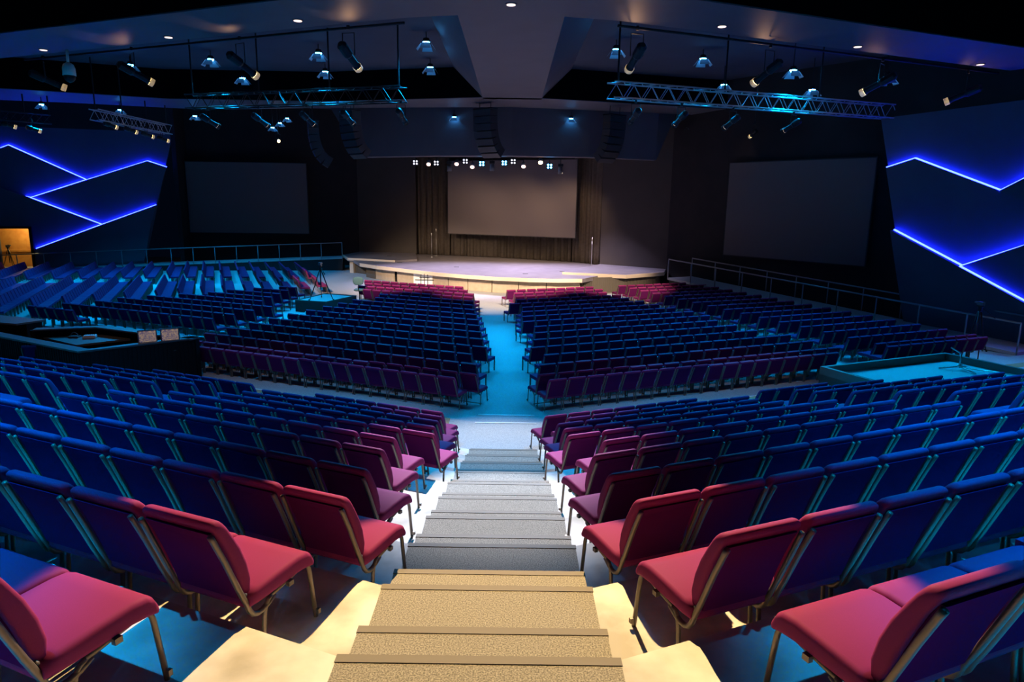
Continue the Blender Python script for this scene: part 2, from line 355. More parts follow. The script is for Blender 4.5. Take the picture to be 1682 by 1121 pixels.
# lower floor
WL = 0.555
RS = [.79, .87, 1.04, .69, .79, .87, .9, .51, .5, .51, .53, .01, .3, .25, .2, -.15]
LS = [.70, .77, .97, .6, .75, .86, .96, 1.06, 1.19, 1.31, 1.47, 1.5, 1.6, 1.63, 2.0, 2.3]
add_row('lastrow', 1, -1, .80, 9.95, lambda x: 16.50 + T * x, ZA)
add_row('lastrow', 1, -1, 11.6, 16.4, lambda x: 16.62 + T * x, ZA)
add_row('lastrow', -1, -1, .98, 9.6, lambda x: 16.50 + T * x, ZA)
for j in range(16):
    c = 16.71 + 1.157 * j + 0.70
    for side in (-1, 1):
        xs = (RS if side > 0 else LS)[j] * 1.034 - 0.25
        yf = lambda x, c=c: c + T * x
        if side > 0:
            b1 = 10.15 - .41 * (c + T * 9 - 21.2 - .7); b1 = (10.15 - .41 * (c - .7 - 21.2)) / (1 + .41 * T)
            b2 = (11.15 - .415 * (c - .7 - 22.9)) / (1 + .415 * T); b3 = (14.3 - .446 * (c - .7 - 28.7)) / (1 + .446 * T)
            add_row('lower', side, j, xs, b1, yf, Z1, WL); add_row('lower2', side, j, b2, b3, yf, Z1, WL)
        else:
            b1 = (9.8 - .40 * (c - .7 - 22.08)) / (1 + .40 * T); b2 = (10.95 - .38 * (c - .7 - 23.64)) / (1 + .38 * T)
            b3 = (20.1 - 1.13 * (c - .7 - 26.9)) / (1 + 1.13 * T) - 0.1
            if 7 <= j <= 11: b2 = max(b2, 10.35)
            if j >= 12: b1, b2 = 7.7, 99
            add_row('lower', side, j, xs, b1, yf, Z1, WL); add_row('lower2', side, j, b2, b3, yf, Z1, WL)
# left block, seen side-on, two banks of 45-degree fanned rows
XF = [-33.2, -31.9, -30.5, -29.1, -27.7, -26.6, -25.5, -24.3, -23.0, -22.1, -21.1, -20.0, -18.9, -17.9, -16.8, -15.8, -14.7]
for i, xf in enumerate(XF):
    t = i / 16.0; a = math.radians(23.3)                   # row direction from +y towards -x
    d = Vector((-math.sin(a), math.cos(a)))
    far = Vector((xf * 0.985, 45.2 + 2.9 * min(1, t * 1.6)))
    for bank in (0, 1):
        start = far if bank == 0 else far - d * (12 * WL + 2.4)
        m = 12 if bank == 0 else 19
        for q in range(m):
            p = start - d * (WL * (q + .5))
            if p.x > -20.9 + 1.13 * (p.y - 26.9 - 1.3) * 0.98 - 0.2 and p.y < 38: break
            if p.x > -9.9 or p.y < 27.0: break
            seats.append((p.x, p.y, Z1, a - math.pi / 2, 'side', -1, i, q))
seats = [s for s in seats if not (s[4] != 'upper' and (inside(BOOTH, s[0], s[1], .1) or inside(RPLAT, s[0], s[1], .14) or inside(MPLAT, s[0], s[1], .30)))]
# left-side upper rows also stop at the booth front
def infront_booth(x, y):
    if x > -8.2: return True
    return (y < 17.1 + (x + 11.1) * 0.9 - 0.1) if x > -11.1 else (y < 17.1 - 0.545 * (x + 11.1) - 0.1)
seats = [s for s in seats if not (s[5] < 0 and s[4] in ('upper2', 'outer') and not infront_booth(s[0] , s[1] + .25))]
CP = Vector((0.1346, 0, 2.4286))
def proj(x, y, z):
    v = Vector((x, y, z)) - CP; d = v.dot(_F)
    return (841 + F_PX * v.dot(_R) / d, 560.5 - F_PX * v.dot(_U) / d, d) if d > 0.1 else (9e9, 9e9, d)
vis = []; off = []
for s in seats:
    px, py, d = proj(s[0], s[1] - .3, s[2] + .6)
    hid = s[4] in ('lower', 'lower2', 'lastrow') and s[5] < 0 and px < 325 and py > 507 + 0.09 * px
    if -75 < px < 1760 and py < 1230 and not hid: vis.append((d, s))
    elif not hid: off.append(s)
vis.sort(key=lambda t: t[0])
near = [s for d, s in vis[:300]]; far = [s for d, s in vis[300:]] + off
ORD = ['first', 'second', 'third', 'fourth', 'fifth', 'sixth', 'seventh', 'eighth', 'ninth', 'tenth', 'eleventh', 'twelfth', 'thirteenth', 'fourteenth', 'fifteenth', 'sixteenth', 'seventeenth', 'eighteenth', 'nineteenth', 'twentieth', 'twenty-first', 'twenty-second']
for x, y, z, rz, area, side, row, i in near:
    sd = 'left' if side < 0 else 'right'
    if area == 'upper':
        col = 'red' if (i == 0 and row <= 1) else ('purple' if i == 0 or (i == 1 and row <= 1) else 'blue-lit')
        lab = '%s padded chair, %s from the stairs, %s row above the cross aisle, %s side' % (col, ORD[i], ORD[9 - row], sd)
    elif area == 'upper2':
        lab = 'blue-lit padded chair, %s from inner end, %s row above cross aisle, outer raked block, %s' % (ORD[i], ORD[9 - row], sd)
    elif area == 'upper3':
        lab = 'dark red chair behind the right carpeted platform, %s one from the platform' % ORD[i]
    elif area == 'lastrow':
        if x < 10.5: lab = 'maroon-topped chair, %s from centre aisle, rearmost row of the lower floor, %s' % (ORD[i], sd)
        else: lab = 'maroon-topped chair, %s from inner end, rearmost row behind the right platform' % ORD[i]
    elif area == 'lower':
        lab = 'dark blue chair, %s from centre aisle, %s row ahead of the maroon-topped row, %s' % (ORD[i], ORD[row], sd)
    else:
        lab = 'dark blue chair, %s from inner end, %s row ahead of maroon-topped row, outer %s block' % (ORD[i], ORD[row], sd)
    g = {'upper': 'chairs of the raked seating beside the stairs', 'upper2': 'chairs of the outer raked seating', 'upper3': 'chairs behind the right platform', 'lastrow': 'rearmost row of the lower floor'}.get(area, 'chairs of the lower floor')
    make_chair(x, y, z, rz, lab, g)
# the remaining, far chairs as one object
bm = bmesh.new()
def stuff_chair(mt):
    a = math.atan2(0.15, 0.48)
    # seat, rounded front
    vs = box(bm, -.262, .262, -.47, .02, .37, .455, mt, 0)
    tilt = mt @ Matrix.Translation((0, -.455, .41)) @ Matrix.Rotation(a, 4, 'X')
    box(bm, -.238, .238, -.035, .04, .0, .47, tilt, 0)
    box(bm, -.225, .225, -.055, -.034, .02, .43, tilt, 1)
    for sx in (-.24, .24):
        box(bm, sx - .013, sx + .013, -.012, .045, 0, .38, mt, 2); box(bm, sx - .013, sx + .013, -.40, -.372, 0, .38, mt, 2)
        box(bm, sx - .013, sx + .013, -.40, -.0, .355, .38, mt, 2)
        box(bm, sx - .013, sx + .013, -.07, -.04, -.06, .42, tilt, 2)
for x, y, z, rz, *_ in far:
    stuff_chair(Matrix.Translation((x, y, z)) @ Matrix.Rotation(rz, 4, 'Z'))
tag(mk('padded_chairs', bm, ['fabric', 'shell', 'frame']), 'hundreds of further blue and red lit padded chairs filling the lower floor toward the stage', 'chair', 'further chairs of the lower floor', 'stuff')

# ------------------------------------------------------------------ walls
ZT = 9.0
def struct(name, bm, m):
    bmesh.ops.recalc_face_normals(bm, faces=bm.faces)
    return tag(mk(name, bm, m), kind='structure')
def wall(name, A, B, z0, z1, t, m):
    bm = bmesh.new(); wallslab(bm, A, B, z0, z1, t); return struct(name, bm, m)
# LED feature wall helper: polygon in (s, z) on the wall plane, thickness towards the room
def led_frame(A, B):
    A, B = Vector(A), Vector(B); d = (B - A).normalized(); n = Vector((-d.y, d.x))
    if n.dot(Vector((0, 0)) + Vector((0.1, 5)) - A) < 0: n = -n
    return A, d, n
def sz_prism(fr, poly, o0, o1):
    A, d, n = fr; bm = bmesh.new()
    def P3(s_, z_, o): q = A + d * s_ + n * o; return (q.x, q.y, z_)
    a = [bm.verts.new(P3(s_, z_, o0)) for s_, z_ in poly]; b = [bm.verts.new(P3(s_, z_, o1)) for s_, z_ in poly]
    m = len(poly); bm.faces.new(a); bm.faces.new(b[::-1])
    for i in range(m): bm.faces.new((a[i], b[i], b[(i + 1) % m], a[(i + 1) % m]))
    bmesh.ops.recalc_face_normals(bm, faces=bm.faces); return bm
def strip(fr, p, q, off, th, name='light_strip', parent=None, wide=0.05):
    """a thin LED profile along the top edge of a raised panel"""
    A, d, n = fr; p, q = Vector(p), Vector(q); e = (q - p).normalized(); up = Vector((-e.y, e.x))
    if up.y < 0: up = -up
    poly = [p, q, q + up * wide, p + up * wide]
    return mk(name, sz_prism(fr, [tuple(v) for v in poly], off - th, off), 'ledstrip', parent)
# left LED wall
frL = led_frame((-24.3, 51.0), (-37.5, 46.5))
tag(mk('wall_left', sz_prism(frL, [(-0.05, 6.8), (14, 6.8), (14, Z1), (11.3, Z1), (11.3, 0.07), (9.28, 0.07), (9.36, Z1), (2.6, Z1)], -0.3, 0.0), 'ledwall'), kind='structure')
la = tag(empty('feature_panel', (-30, 49, 0)), 'raised dark zigzag wall panels edged with blue light on the left wall', 'wall panel')
def ledpanel(parent, fr, poly, o1, edges, o0=0.0):
    o = mk('panel', sz_prism(fr, poly, o0, o1), 'ledwall', parent); o.location = -parent.location
    for p, q, off in edges:
        s_ = strip(fr, p, q, off, 0.12, 'light_strip', o)
    return o
a, b_, c_, d_, e_, f_, g_, h_, i_, j_ = (10.9, 5.15), (9.98, 5.56), (5.61, 3.38), (1.69, 4.78), (0.51, 4.39), (9.02, 2.13), (10.81, 2.83), (4.89, 0.33), (1.35, 1.72), (9.0, -1.31)
a2, g2 = (13.9, 3.85), (13.9, 4.05)
ledpanel(la, frL, [(13.9, 3.85), b_, c_, f_, (10.81, 2.83), (13.9, 4.04 - 0.9)], 0.18, [((13.9, 3.85), b_, 0.12), (b_, c_, 0.12)])
ledpanel(la, frL, [c_, d_, e_, i_, h_, f_], 0.36, [(f_, c_, 0.32), (c_, d_, 0.14), (d_, e_, 0.14)])
ledpanel(la, frL, [(13.9, 4.04 - 0.9 + .1), (10.81, 2.83), f_, h_, (9.0, -1.31), (9.3, 0.02), (13.9, 0.02)][0:4] + [(9.1, -1.31), (9.25, 0.09), (13.9, 0.09)], 0.54, [((13.9, 3.24), f_, 0.30), (f_, h_, 0.48)])
ledpanel(la, frL, [h_, i_, (1.75, 0.4), (2.55, Z1 + .02), (9.2, Z1 + .02), (9.0, -1.31)], 0.72, [(h_, i_, 0.5), ((8.98, -1.31), h_, 0.66)])
# right LED wall
frR = led_frame((16.9, 30.6), (20.6, 25.4))
tag(mk('wall_right', sz_prism(frR, [(-1.2, 6.15), (9.5, 6.6), (9.5, Z1), (1.25, Z1)], -0.3, 0.0), 'ledwall'), kind='structure')
lb = tag(empty('feature_panel', (18, 28, 0)), 'raised dark zigzag wall panels edged with bright blue light on the right wall', 'wall panel')
a, b_, c_, d_, e_, f_, g_, h_, i_ = (-0.65, 4.02), (0.51, 4.37), (3.87, 3.02), (4.54, 3.43), (4.64, 2.70), (0.07, 1.36), (2.95, 0.03), (4.88, 0.94), (5.16, -1.03)
R0 = (9.4, 6.0)
ledpanel(lb, frR, [a, b_, c_, e_, (9.4, 0.85), (9.4, 3.3), h_, g_, f_], 0.15, [(a, b_, 0.11), (b_, c_, 0.12), (c_, (9.4, 0.85), 0.13)])
ledpanel(lb, frR, [c_, d_, (9.4, 6.1), (9.4, 0.85), e_], 0.3, [(c_, (6.0, 4.3), 0.2)])
ledpanel(lb, frR, [g_, h_, (9.4, 3.3), (9.4, -3.6 + 1.0), i_], 0.45, [(g_, (9.4, 3.0), 0.36)])
ledpanel(lb, frR, [f_, g_, i_, (9.0, Z1), (1.2, Z1)], 0.6, [(f_, g_, 0.3), (g_, (8.6, -2.6), 0.55)])
# other walls
wall('wall_left.001', (-12.05, 55.0), (-24.4, 53.2), Z1, ZT, -0.3, 'wall')
wall('wall_left.002', (-24.4, 53.3), (-24.1, 51.0), Z1, ZT, -0.3, 'wall')
wall('wall_left.003', (-24.3, 51.0), (-37.5, 46.5), 6.8, ZT, -0.35, 'wall')
wall('wall_left.004', (-38, 46.4), (-40, 30), Z1, ZT, -0.3, 'wall')
wall('wall_left.005', (-40, 30), (-30, -4), Z1, ZT, -0.3, 'wall')
wall('wall_back', (-7.3, 57.0), (6.9, 49.6), Z1, ZT, 0.3, 'wall')
wall('wall_back.001', (-12.05, 54.9), (-7.43, 54.25), Z1, ZT, 0.3, 'panelwall')
wall('wall_back.002', (-7.43, 54.25), (-7.3, 57.1), Z1, ZT, 0.12, 'panelwall')
wall('wall_back.003', (6.05, 46.95), (9.95, 44.0), Z1, ZT, 0.3, 'panelwall')
wall('wall_back.004', (6.9, 49.8), (6.05, 46.95), Z1, ZT, 0.12, 'panelwall')
wall('wall_right.001', (9.95, 44.0), (12.0, 39.35), Z1, ZT, 0.3, 'wall')
wall('wall_right.002', (12.0, 39.35), (17.6, 32.1), Z1, ZT, 0.3, 'wall')
wall('wall_right.003', (17.6, 32.1), (17.9, 29.4), Z1, ZT, 0.3, 'wall')
wall('wall_right.004', (16.2, 31.6), (22.4, 22.9), 6.15, ZT, 0.35, 'wall')
wall('wall_right.005', (22.3, 23.0), (27, 12), Z1, ZT, 0.3, 'wall')
wall('wall_right.006', (27, 12), (28, -4), Z1, ZT, 0.3, 'wall')
wall('wall_front', (-31, -4), (29, -4), Z1, ZT, -0.3, 'wall')

# ------------------------------------------------------------------ ceiling
cx = bmesh.new(); prism(cx, [(-42, -5), (30, -5), (30, 34), (14, 58), (-42, 58)], ZT, ZT + 0.2); struct('ceiling', cx, 'coffer')
# near coffer's shade as an added black sheet (in front of the first beam)
BZ = 7.5
def near_line(x): return 17.0 + 0.40 * abs(x)
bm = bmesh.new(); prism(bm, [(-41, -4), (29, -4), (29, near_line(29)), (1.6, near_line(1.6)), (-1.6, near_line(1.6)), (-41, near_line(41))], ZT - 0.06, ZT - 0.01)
struct('ceiling.001', bm, 'shadeblack')
def beam(name, poly, top=ZT):
    bm = bmesh.new(); prism(bm, poly, BZ, top); return struct(name, bm, 'soffit')
for side in (-1, 1):
    s = side
    beam('ceiling.002', [(s * x, y) for x, y in ((1.5, 17.65), (32, 30.2), (32, 33.2), (6, 22.35), (3.0, 21.15), (1.5, 20.8))])
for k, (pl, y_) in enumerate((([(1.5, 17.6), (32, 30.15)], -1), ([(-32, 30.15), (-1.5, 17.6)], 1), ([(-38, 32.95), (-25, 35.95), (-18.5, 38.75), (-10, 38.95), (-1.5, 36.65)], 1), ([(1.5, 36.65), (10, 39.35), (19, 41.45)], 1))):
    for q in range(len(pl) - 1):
        bm = bmesh.new(); wallslab(bm, pl[q], pl[q + 1], BZ + .02, ZT, -0.03); struct('trim_%d' % (10 + k * 5 + q), bm, 'shadeblack')  # added black boards put shade onto the beams' near faces
bm = bmesh.new()
prof = [(-1.5, BZ), (1.5, BZ), (3.0, ZT), (-3.0, ZT)]
loft(bm, [[(x, -3.5, z) for x, z in prof], [(x, 37.2, z) for x, z in prof]]); struct('ceiling.003', bm, 'soffit')
beam('ceiling.004', [(-38, 33), (-25, 36.0), (-18.5, 38.8), (-10, 39.0), (-1.5, 36.7), (1.5, 36.7), (10, 39.4), (19, 41.5), (20, 45), (10, 42.4), (0, 40.2), (-10, 41.6), (-18.5, 43.3), (-25, 41), (-38, 38)])
# header over the stage front
bm = bmesh.new()
hd = [(-10.8, 42.5), (-8.9, 42.0), (0, 40.7), (8.5, 42.0), (9.8, 42.5)]
zb = [(7.5, 4.85), (7.5, 4.85)]
fr0 = [(-10.9, 42.6, BZ), (-8.95, 42.1, 4.80), (-4.5, 41.3, 4.88), (0, 41.0, 4.92), (4.5, 41.3, 4.92), (8.55, 42.1, 4.86), (9.7, 42.6, BZ)]
top_ = [(9.7, 42.6, ZT), (-10.9, 42.6, ZT)]
ys = fr0[1:6]
A_ = [bm.verts.new((x, y, z)) for x, y, z in ys]; Tt = [bm.verts.new((x * 1.0, y, BZ + .3)) for x, y, z in ys]
L0 = bm.verts.new((-10.9, 42.7, BZ + .3)); R0v = bm.verts.new((9.8, 42.7, BZ + .3))
for i in range(4): bm.faces.new((A_[i], A_[i + 1], Tt[i + 1], Tt[i]))
bm.faces.new((L0, A_[0], Tt[0])); bm.faces.new((A_[4], R0v, Tt[4]))
r = bmesh.ops.extrude_face_region(bm, geom=bm.faces[:])
for v in [g for g in r['geom'] if isinstance(g, bmesh.types.BMVert)]: v.co.y += 1.0
struct('ceiling.005', bm, 'soffit')

# ------------------------------------------------------------------ door in the left wall with the lit lobby behind
A, d, n = frL
def onL(s_, z_, o): q = A + d * s_ + n * o; return (q.x, q.y, z_)
bm = sz_prism(frL, [(9.1, Z1), (9.28, Z1), (9.28, 0.07), (11.4, 0.07), (11.4, 0.2), (9.1, 0.2)], -0.3, 0.75); tag(mk('door_1', bm, 'booth'), kind='structure')
bm = sz_prism(frL, [(7.4, Z1), (12.6, Z1), (12.6, 2.0), (7.4, 2.0)], -3.4, -3.2); tag(mk('wall_back.005', bm, 'wood'), kind='structure')
wn = mk('trim_7', sz_prism(frL, [(7.5, -1.75), (12.5, -1.75), (12.5, -1.62), (7.5, -1.62)], -3.2, -3.08), 'wood'); tag(wn, kind='structure')
lobby = bpy.data.lights.new('lobby_light', 'POINT'); lobby.energy = 170; lobby.color = (1.0, 0.66, 0.22); lobby.shadow_soft_size = 0.2
lo = bpy.data.objects.new('lobby_light', lobby); C.objects.link(lo); lo.location = onL(10.4, -0.1, -1.9)

# ------------------------------------------------------------------ stage
ZS, ZW = -1.88, -1.76
front = [(-10.1, 46.2), (-8.6, 44.5), (-6.0, 42.25), (-4.4, 40.95), (-2.75, 39.9), (-0.9, 39.0), (1.0, 38.5), (2.6, 38.4), (4.05, 38.6)]
stg = tag(empty('stage', (0, 42, Z1)), 'low curved wooden stage with pale edge before the grey-brown curtain', 'stage')
def sub(name, bm, m, parent, smooth=False):
    bmesh.ops.recalc_face_normals(bm, faces=bm.faces)
    o = mk(name, bm, m, parent, smooth); o.location = -Vector(parent.location); return o
bm = bmprism(front + [(6.5, 42.5), (6.9, 47), (6.9, 49.4), (-7.2, 56.8), (-12, 54.8), (-12, 51)], ZS - 0.22, ZS); sub('deck', bm, 'deck', stg)
def offset_line(pts, o):
    out = []
    for i, p in enumerate(pts):
        a = Vector(pts[max(i - 1, 0)]); b = Vector(pts[min(i + 1, len(pts) - 1)]); t = (b - a).normalized(); nn = Vector((-t.y, t.x))
        q = Vector(p) + nn * o; out.append((q.x, q.y))
    return out
def ribbon(pts, o0, o1, z0, z1):
    a = offset_line(pts, o0); b = offset_line(pts, o1); bm = bmesh.new(); prism(bm, a + b[::-1], z0, z1)
    bmesh.ops.recalc_face_normals(bm, faces=bm.faces); return bm
sub('edge_trim', ribbon(front, -0.03, 0.04, ZS - 0.20, ZS + 0.012), 'lip', stg)
wl = [(-12.55, 51.7), (-11.55, 48.9), (-7.95, 47.45), (-6.6, 48.6)]
sub('wing_deck', bmprism(wl + [(-7.5, 54.2), (-12, 54.85)], ZS - 0.1, ZW), 'deck', stg)
sub('edge_trim', ribbon(wl[:3], -0.03, 0.04, ZW - 0.16, ZW + 0.01), 'lip', stg)
wr = [(3.1, 41.0), (6.7, 39.9), (9.35, 41.85)]
sub('wing_deck', bmprism(wr + [(9.9, 43.9), (6.1, 46.8), (4.2, 43.5)], ZS - 0.1, ZW), 'deck', stg)
sub('edge_trim', ribbon(wr, -0.03, 0.04, ZW - 0.2, ZW + 0.01), 'lip', stg)
# front panels under the lip
base = offset_line(front, 0.45)
def seglen(a, b): return (Vector(b) - Vector(a)).length
def along(pts, s_):
    for i in range(len(pts) - 1):
        l = seglen(pts[i], pts[i + 1])
        if s_ <= l or i == len(pts) - 2: return Vector(pts[i]).lerp(Vector(pts[i + 1]), s_ / l)
        s_ -= l
total = sum(seglen(base[i], base[i + 1]) for i in range(len(base) - 1))
cuts = [0, 1.15, 1.25, 3.3, 3.62, 5.2, 6.9, 8.15, 8.2, 9.6, 9.65, 11.2, 11.25, 12.8, 12.85, 14.4, 14.45, total]
for k in range(len(cuts) - 1):
    if cuts[k + 1] - cuts[k] < 0.4: continue
    if abs(cuts[k] - 5.2) < .01: m = 'white'
    elif k == 0: m = 'ribbed'
    else: m = 'panel'
    bm = bmesh.new(); wallslab(bm, along(base, cuts[k]), along(base, cuts[k + 1]), Z1 + .01, ZS - 0.22, 0.08)
    sub('front_panel', bm, m, stg)
bm = bmesh.new()
bl = offset_line(front, 0.6)
prism(bm, bl + [(4, 41), (-9, 49)], Z1, ZS - 0.21); sub('substructure', bm, 'black', stg)
for pts in ([(-11.2, 49.3), (-9.4, 47.6)], [(4.1, 39.6), (6.7, 40.3)], [(6.7, 40.35), (9.2, 42.1)]):
    bm = bmesh.new(); wallslab(bm, pts[0], pts[1], Z1 + .01, ZW - 0.16, 0.08); o = sub('front_panel', bm, 'ribbed', stg)
    v0 = Vector(pts[0]); v1 = Vector(pts[1]); L_ = (v1 - v0).length; nr = int(L_ / 0.12); bm = bmesh.new(); nn = Vector((-(v1 - v0).y, (v1 - v0).x)).normalized()
    for q in range(nr):
        p0 = v0.lerp(v1, (q + .2) / nr); p1 = v0.lerp(v1, (q + .55) / nr); wallslab(bm, p0, p1, Z1 + .02, ZW - 0.17, -0.02)
    sub('slat', bm, 'ribbed', stg)
sub('wing_leg', bmprism([(-11.5, 49.2), (-11.2, 49.0), (-11.1, 49.3), (-11.4, 49.5)], Z1, ZS), 'lip', stg)
# stage pockets
for px_, py_ in ((-7.6, 47.2), (-3.5, 44.6), (0.9, 41.0), (3.2, 42.6), (-9.0, 51.2)):
    z = ZW if (px_ < -8.5) else ZS
    pk = mk('floor_pocket', bmprism([(-.16, -.1), (.16, -.1), (.16, .1), (-.16, .1)], 0, .012), 'black'); pk.location = (px_, py_, z)
    where = {-7.6: 'at the left of the stage deck', -3.5: 'left of the middle of the stage deck', 0.9: 'near the front middle of the stage deck', 3.2: 'at the right of the stage deck', -9.0: 'on the raised left wing of the stage'}[px_]
    tag(pk, 'small dark floor pocket cover ' + where, 'floor pocket', 'floor pockets in the stage')

# curtains
def drape(name, pts, z0, z1, amp, folds, label):
    """pleated cloth along a plan polyline"""
    tot = sum(seglen(pts[i], pts[i + 1]) for i in range(len(pts) - 1)); n = int(folds * 10)
    bm = bmesh.new(); rows = []
    ph = [random.uniform(-.8, .8) for _ in range(folds + 2)]
    for iz, z in enumerate((z0, z0 + 0.8, (z0 + z1) / 2, z1)):
        row = []
        for k in range(n + 1):
            s_ = tot * k / n; p = along(pts, s_); q = along(pts, min(s_ + .05, tot)); q0 = along(pts, max(s_ - .05, 0)); t = (q - q0).normalized(); nn = Vector((-t.y, t.x))
            f = k / 10.0; a = amp * (0.75 + 0.5 * math.sin(ph[int(f)] * 3)) * (1.1 if iz == 0 else 1)
            o = a * math.copysign(abs(math.sin(math.pi * f + 0.15 * iz * ph[int(f)])) ** 0.7, math.sin(math.pi * f))
            row.append(bm.verts.new((p.x + nn.x * o, p.y + nn.y * o, z)))
        rows.append(row)
    for i in range(3):
        for k in range(n): bm.faces.new((rows[i][k], rows[i][k + 1], rows[i + 1][k + 1], rows[i + 1][k]))
    r = bmesh.ops.solidify(bm, geom=bm.faces[:], thickness=0.02)
    o = mk(name, bm, 'curtain', None, True); tag(o, label, 'curtain', 'stage curtains'); return o
drape('stage_curtain', [(-7.3, 54.55), (-4.75, 53.75)], ZS + .03, 5.6, 0.13, 11, 'pleated dark curtain left of the centre screen')
drape('stage_curtain', [(-4.7, 53.7), (-2, 52.75), (0.6, 51.6), (4.3, 49.45)], ZS + .03, 5.0, 0.14, 36, 'pleated brown-grey curtain hanging below and behind the centre screen')
drape('stage_curtain', [(4.35, 49.4), (5.4, 48.3), (6.05, 47.3)], ZS + .03, 5.6, 0.13, 11, 'pleated dark curtain right of the centre screen')

# screens
def screen(A, B, z0, z1, label, t=0.12):
    A, B = Vector(A), Vector(B); mid = (A + B) / 2; L_ = (B - A).length; ang = math.atan2((B - A).y, (B - A).x)
    e = empty('projection_screen', (mid.x, mid.y, z0), ang); tag(e, label, 'screen')
    bm = bmesh.new(); box(bm, -L_ / 2, L_ / 2, 0, t, 0, z1 - z0)
    mk('screen_frame', bm, 'screenb', e)
    bm = bmesh.new(); box(bm, -L_ / 2 + .05, L_ / 2 - .05, -0.012, 0.005, 0.05, z1 - z0 - .05); mk('screen_surface', bm, 'screen', e)
    return e
screen((-24.2, 52.35), (-15.35, 52.9), -0.33, 4.92, 'wide blank grey projection screen on the left wall')
screen((-4.75, 52.0), (4.45, 47.9), -0.13, 5.2, 'large blank grey screen hanging above centre stage')
screen((11.95, 38.95), (16.8, 32.6), -0.47, 4.6, 'wide blank grey projection screen on the right wall')

# ------------------------------------------------------------------ ramps and rails
def handrail(label, pts, zs, height, spacing, drop=0.0, n_rails=1):
    """pts plan polyline with deck heights zs; posts as parts"""
    e = tag(empty('handrail', (pts[0][0], pts[0][1], zs[0])), label, 'railing', 'ramp handrails')
    bm = bmesh.new(); P3 = [(p[0], p[1], z + height) for p, z in zip(pts, zs)]
    tube(bm, P3, 0.035, 8); o = mk('rail', bm, 'rail', e, True); o.location = -Vector(e.location)
    for i in range(len(pts) - 1):
        a = Vector((*pts[i], zs[i])); b = Vector((*pts[i + 1], zs[i + 1])); n = max(1, round((b - a).length / spacing))
        for k in range(n + (1 if i == len(pts) - 2 else 0)):
            p = a.lerp(b, k / n); bm = bmesh.new(); tube(bm, [(p.x, p.y, p.z - drop), (p.x, p.y, p.z + height)], 0.028, 8)
            o = mk('post', bm, 'rail', e, True); o.location = -Vector(e.location)
    return e
def ramp(label, pts, zs, width, m='floorc'):
    """deck strip; width to the left-hand side of pts"""
    e = tag(empty('ramp', (pts[0][0], pts[0][1], Z1)), label, 'ramp')
    off = offset_line(pts, width); n = len(pts); bm = bmesh.new()
    a = [bm.verts.new((p[0], p[1], z)) for p, z in zip(pts, zs)]; b = [bm.verts.new((p[0], p[1], z)) for p, z in zip(off, zs)]
    a2 = [bm.verts.new((p[0], p[1], z - .12)) for p, z in zip(pts, zs)]; b2 = [bm.verts.new((p[0], p[1], z - .12)) for p, z in zip(off, zs)]
    for i in range(n - 1):
        bm.faces.new((a[i], a[i + 1], b[i + 1], b[i])); bm.faces.new((a2[i], b2[i], b2[i + 1], a2[i + 1]))
        bm.faces.new((a[i], a2[i], a2[i + 1], a[i + 1])); bm.faces.new((b[i], b[i + 1], b2[i + 1], b2[i]))
    bm.faces.new((a[0], b[0], b2[0], a2[0])); bm.faces.new((a[-1], a2[-1], b2[-1], b[-1]))
    bmesh.ops.recalc_face_normals(bm, faces=bm.faces)
    o = mk('deck', bm, m, e); o.location = -Vector(e.location)
    bm = bmesh.new()
    i0, i1 = offset_line(pts, 0.12), offset_line(pts, width - 0.12)
    for i in range(n - 1):
        q = [bm.verts.new((*i0[i], Z1)), bm.verts.new((*i0[i + 1], Z1)), bm.verts.new((*i1[i + 1], Z1)), bm.verts.new((*i1[i], Z1))]
        t = [bm.verts.new((*i0[i], max(zs[i] - .11, Z1 + .01))), bm.verts.new((*i0[i + 1], max(zs[i + 1] - .11, Z1 + .01))), bm.verts.new((*i1[i + 1], max(zs[i + 1] - .11, Z1 + .01))), bm.verts.new((*i1[i], max(zs[i] - .11, Z1 + .01)))]
        for k in range(4): bm.faces.new((q[k], q[(k + 1) % 4], t[(k + 1) % 4], t[k]))
        bm.faces.new(q[::-1]); bm.faces.new(t)
    o = mk('skirt', bm, 'black', e); o.location = -Vector(e.location)
    return e
RP = [(18.3, 24.2), (9.15, 39.9)]; RZ = [Z1 + .12, -1.88]
RPr = [RP[1], RP[0]]; RZr = [RZ[1], RZ[0]]
ramp('long carpeted ramp climbing along the right wall to the stage', RPr, RZr, 1.9)
handrail('nearer of the two grey handrails beside the right ramp', RPr, RZr, 1.07, 1.75, 0.1)
handrail('farther grey handrail of the right ramp, next to the wall', [tuple(p) for p in offset_line(RPr, 1.85)], RZr, 1.07, 1.75, 0.1)
LP = [(-12.4, 50.8), (-24.2, 49.2), (-34.5, 45.6)]; LZ = [-1.88, -2.35, Z1 + .12]
ramp('long ramp running along the left wall up to the stage', LP, LZ, -1.5, 'floorc')
handrail('grey handrail with tall posts along the left ramp beside the stage', LP, LZ, 1.07, 1.55, 0.45)

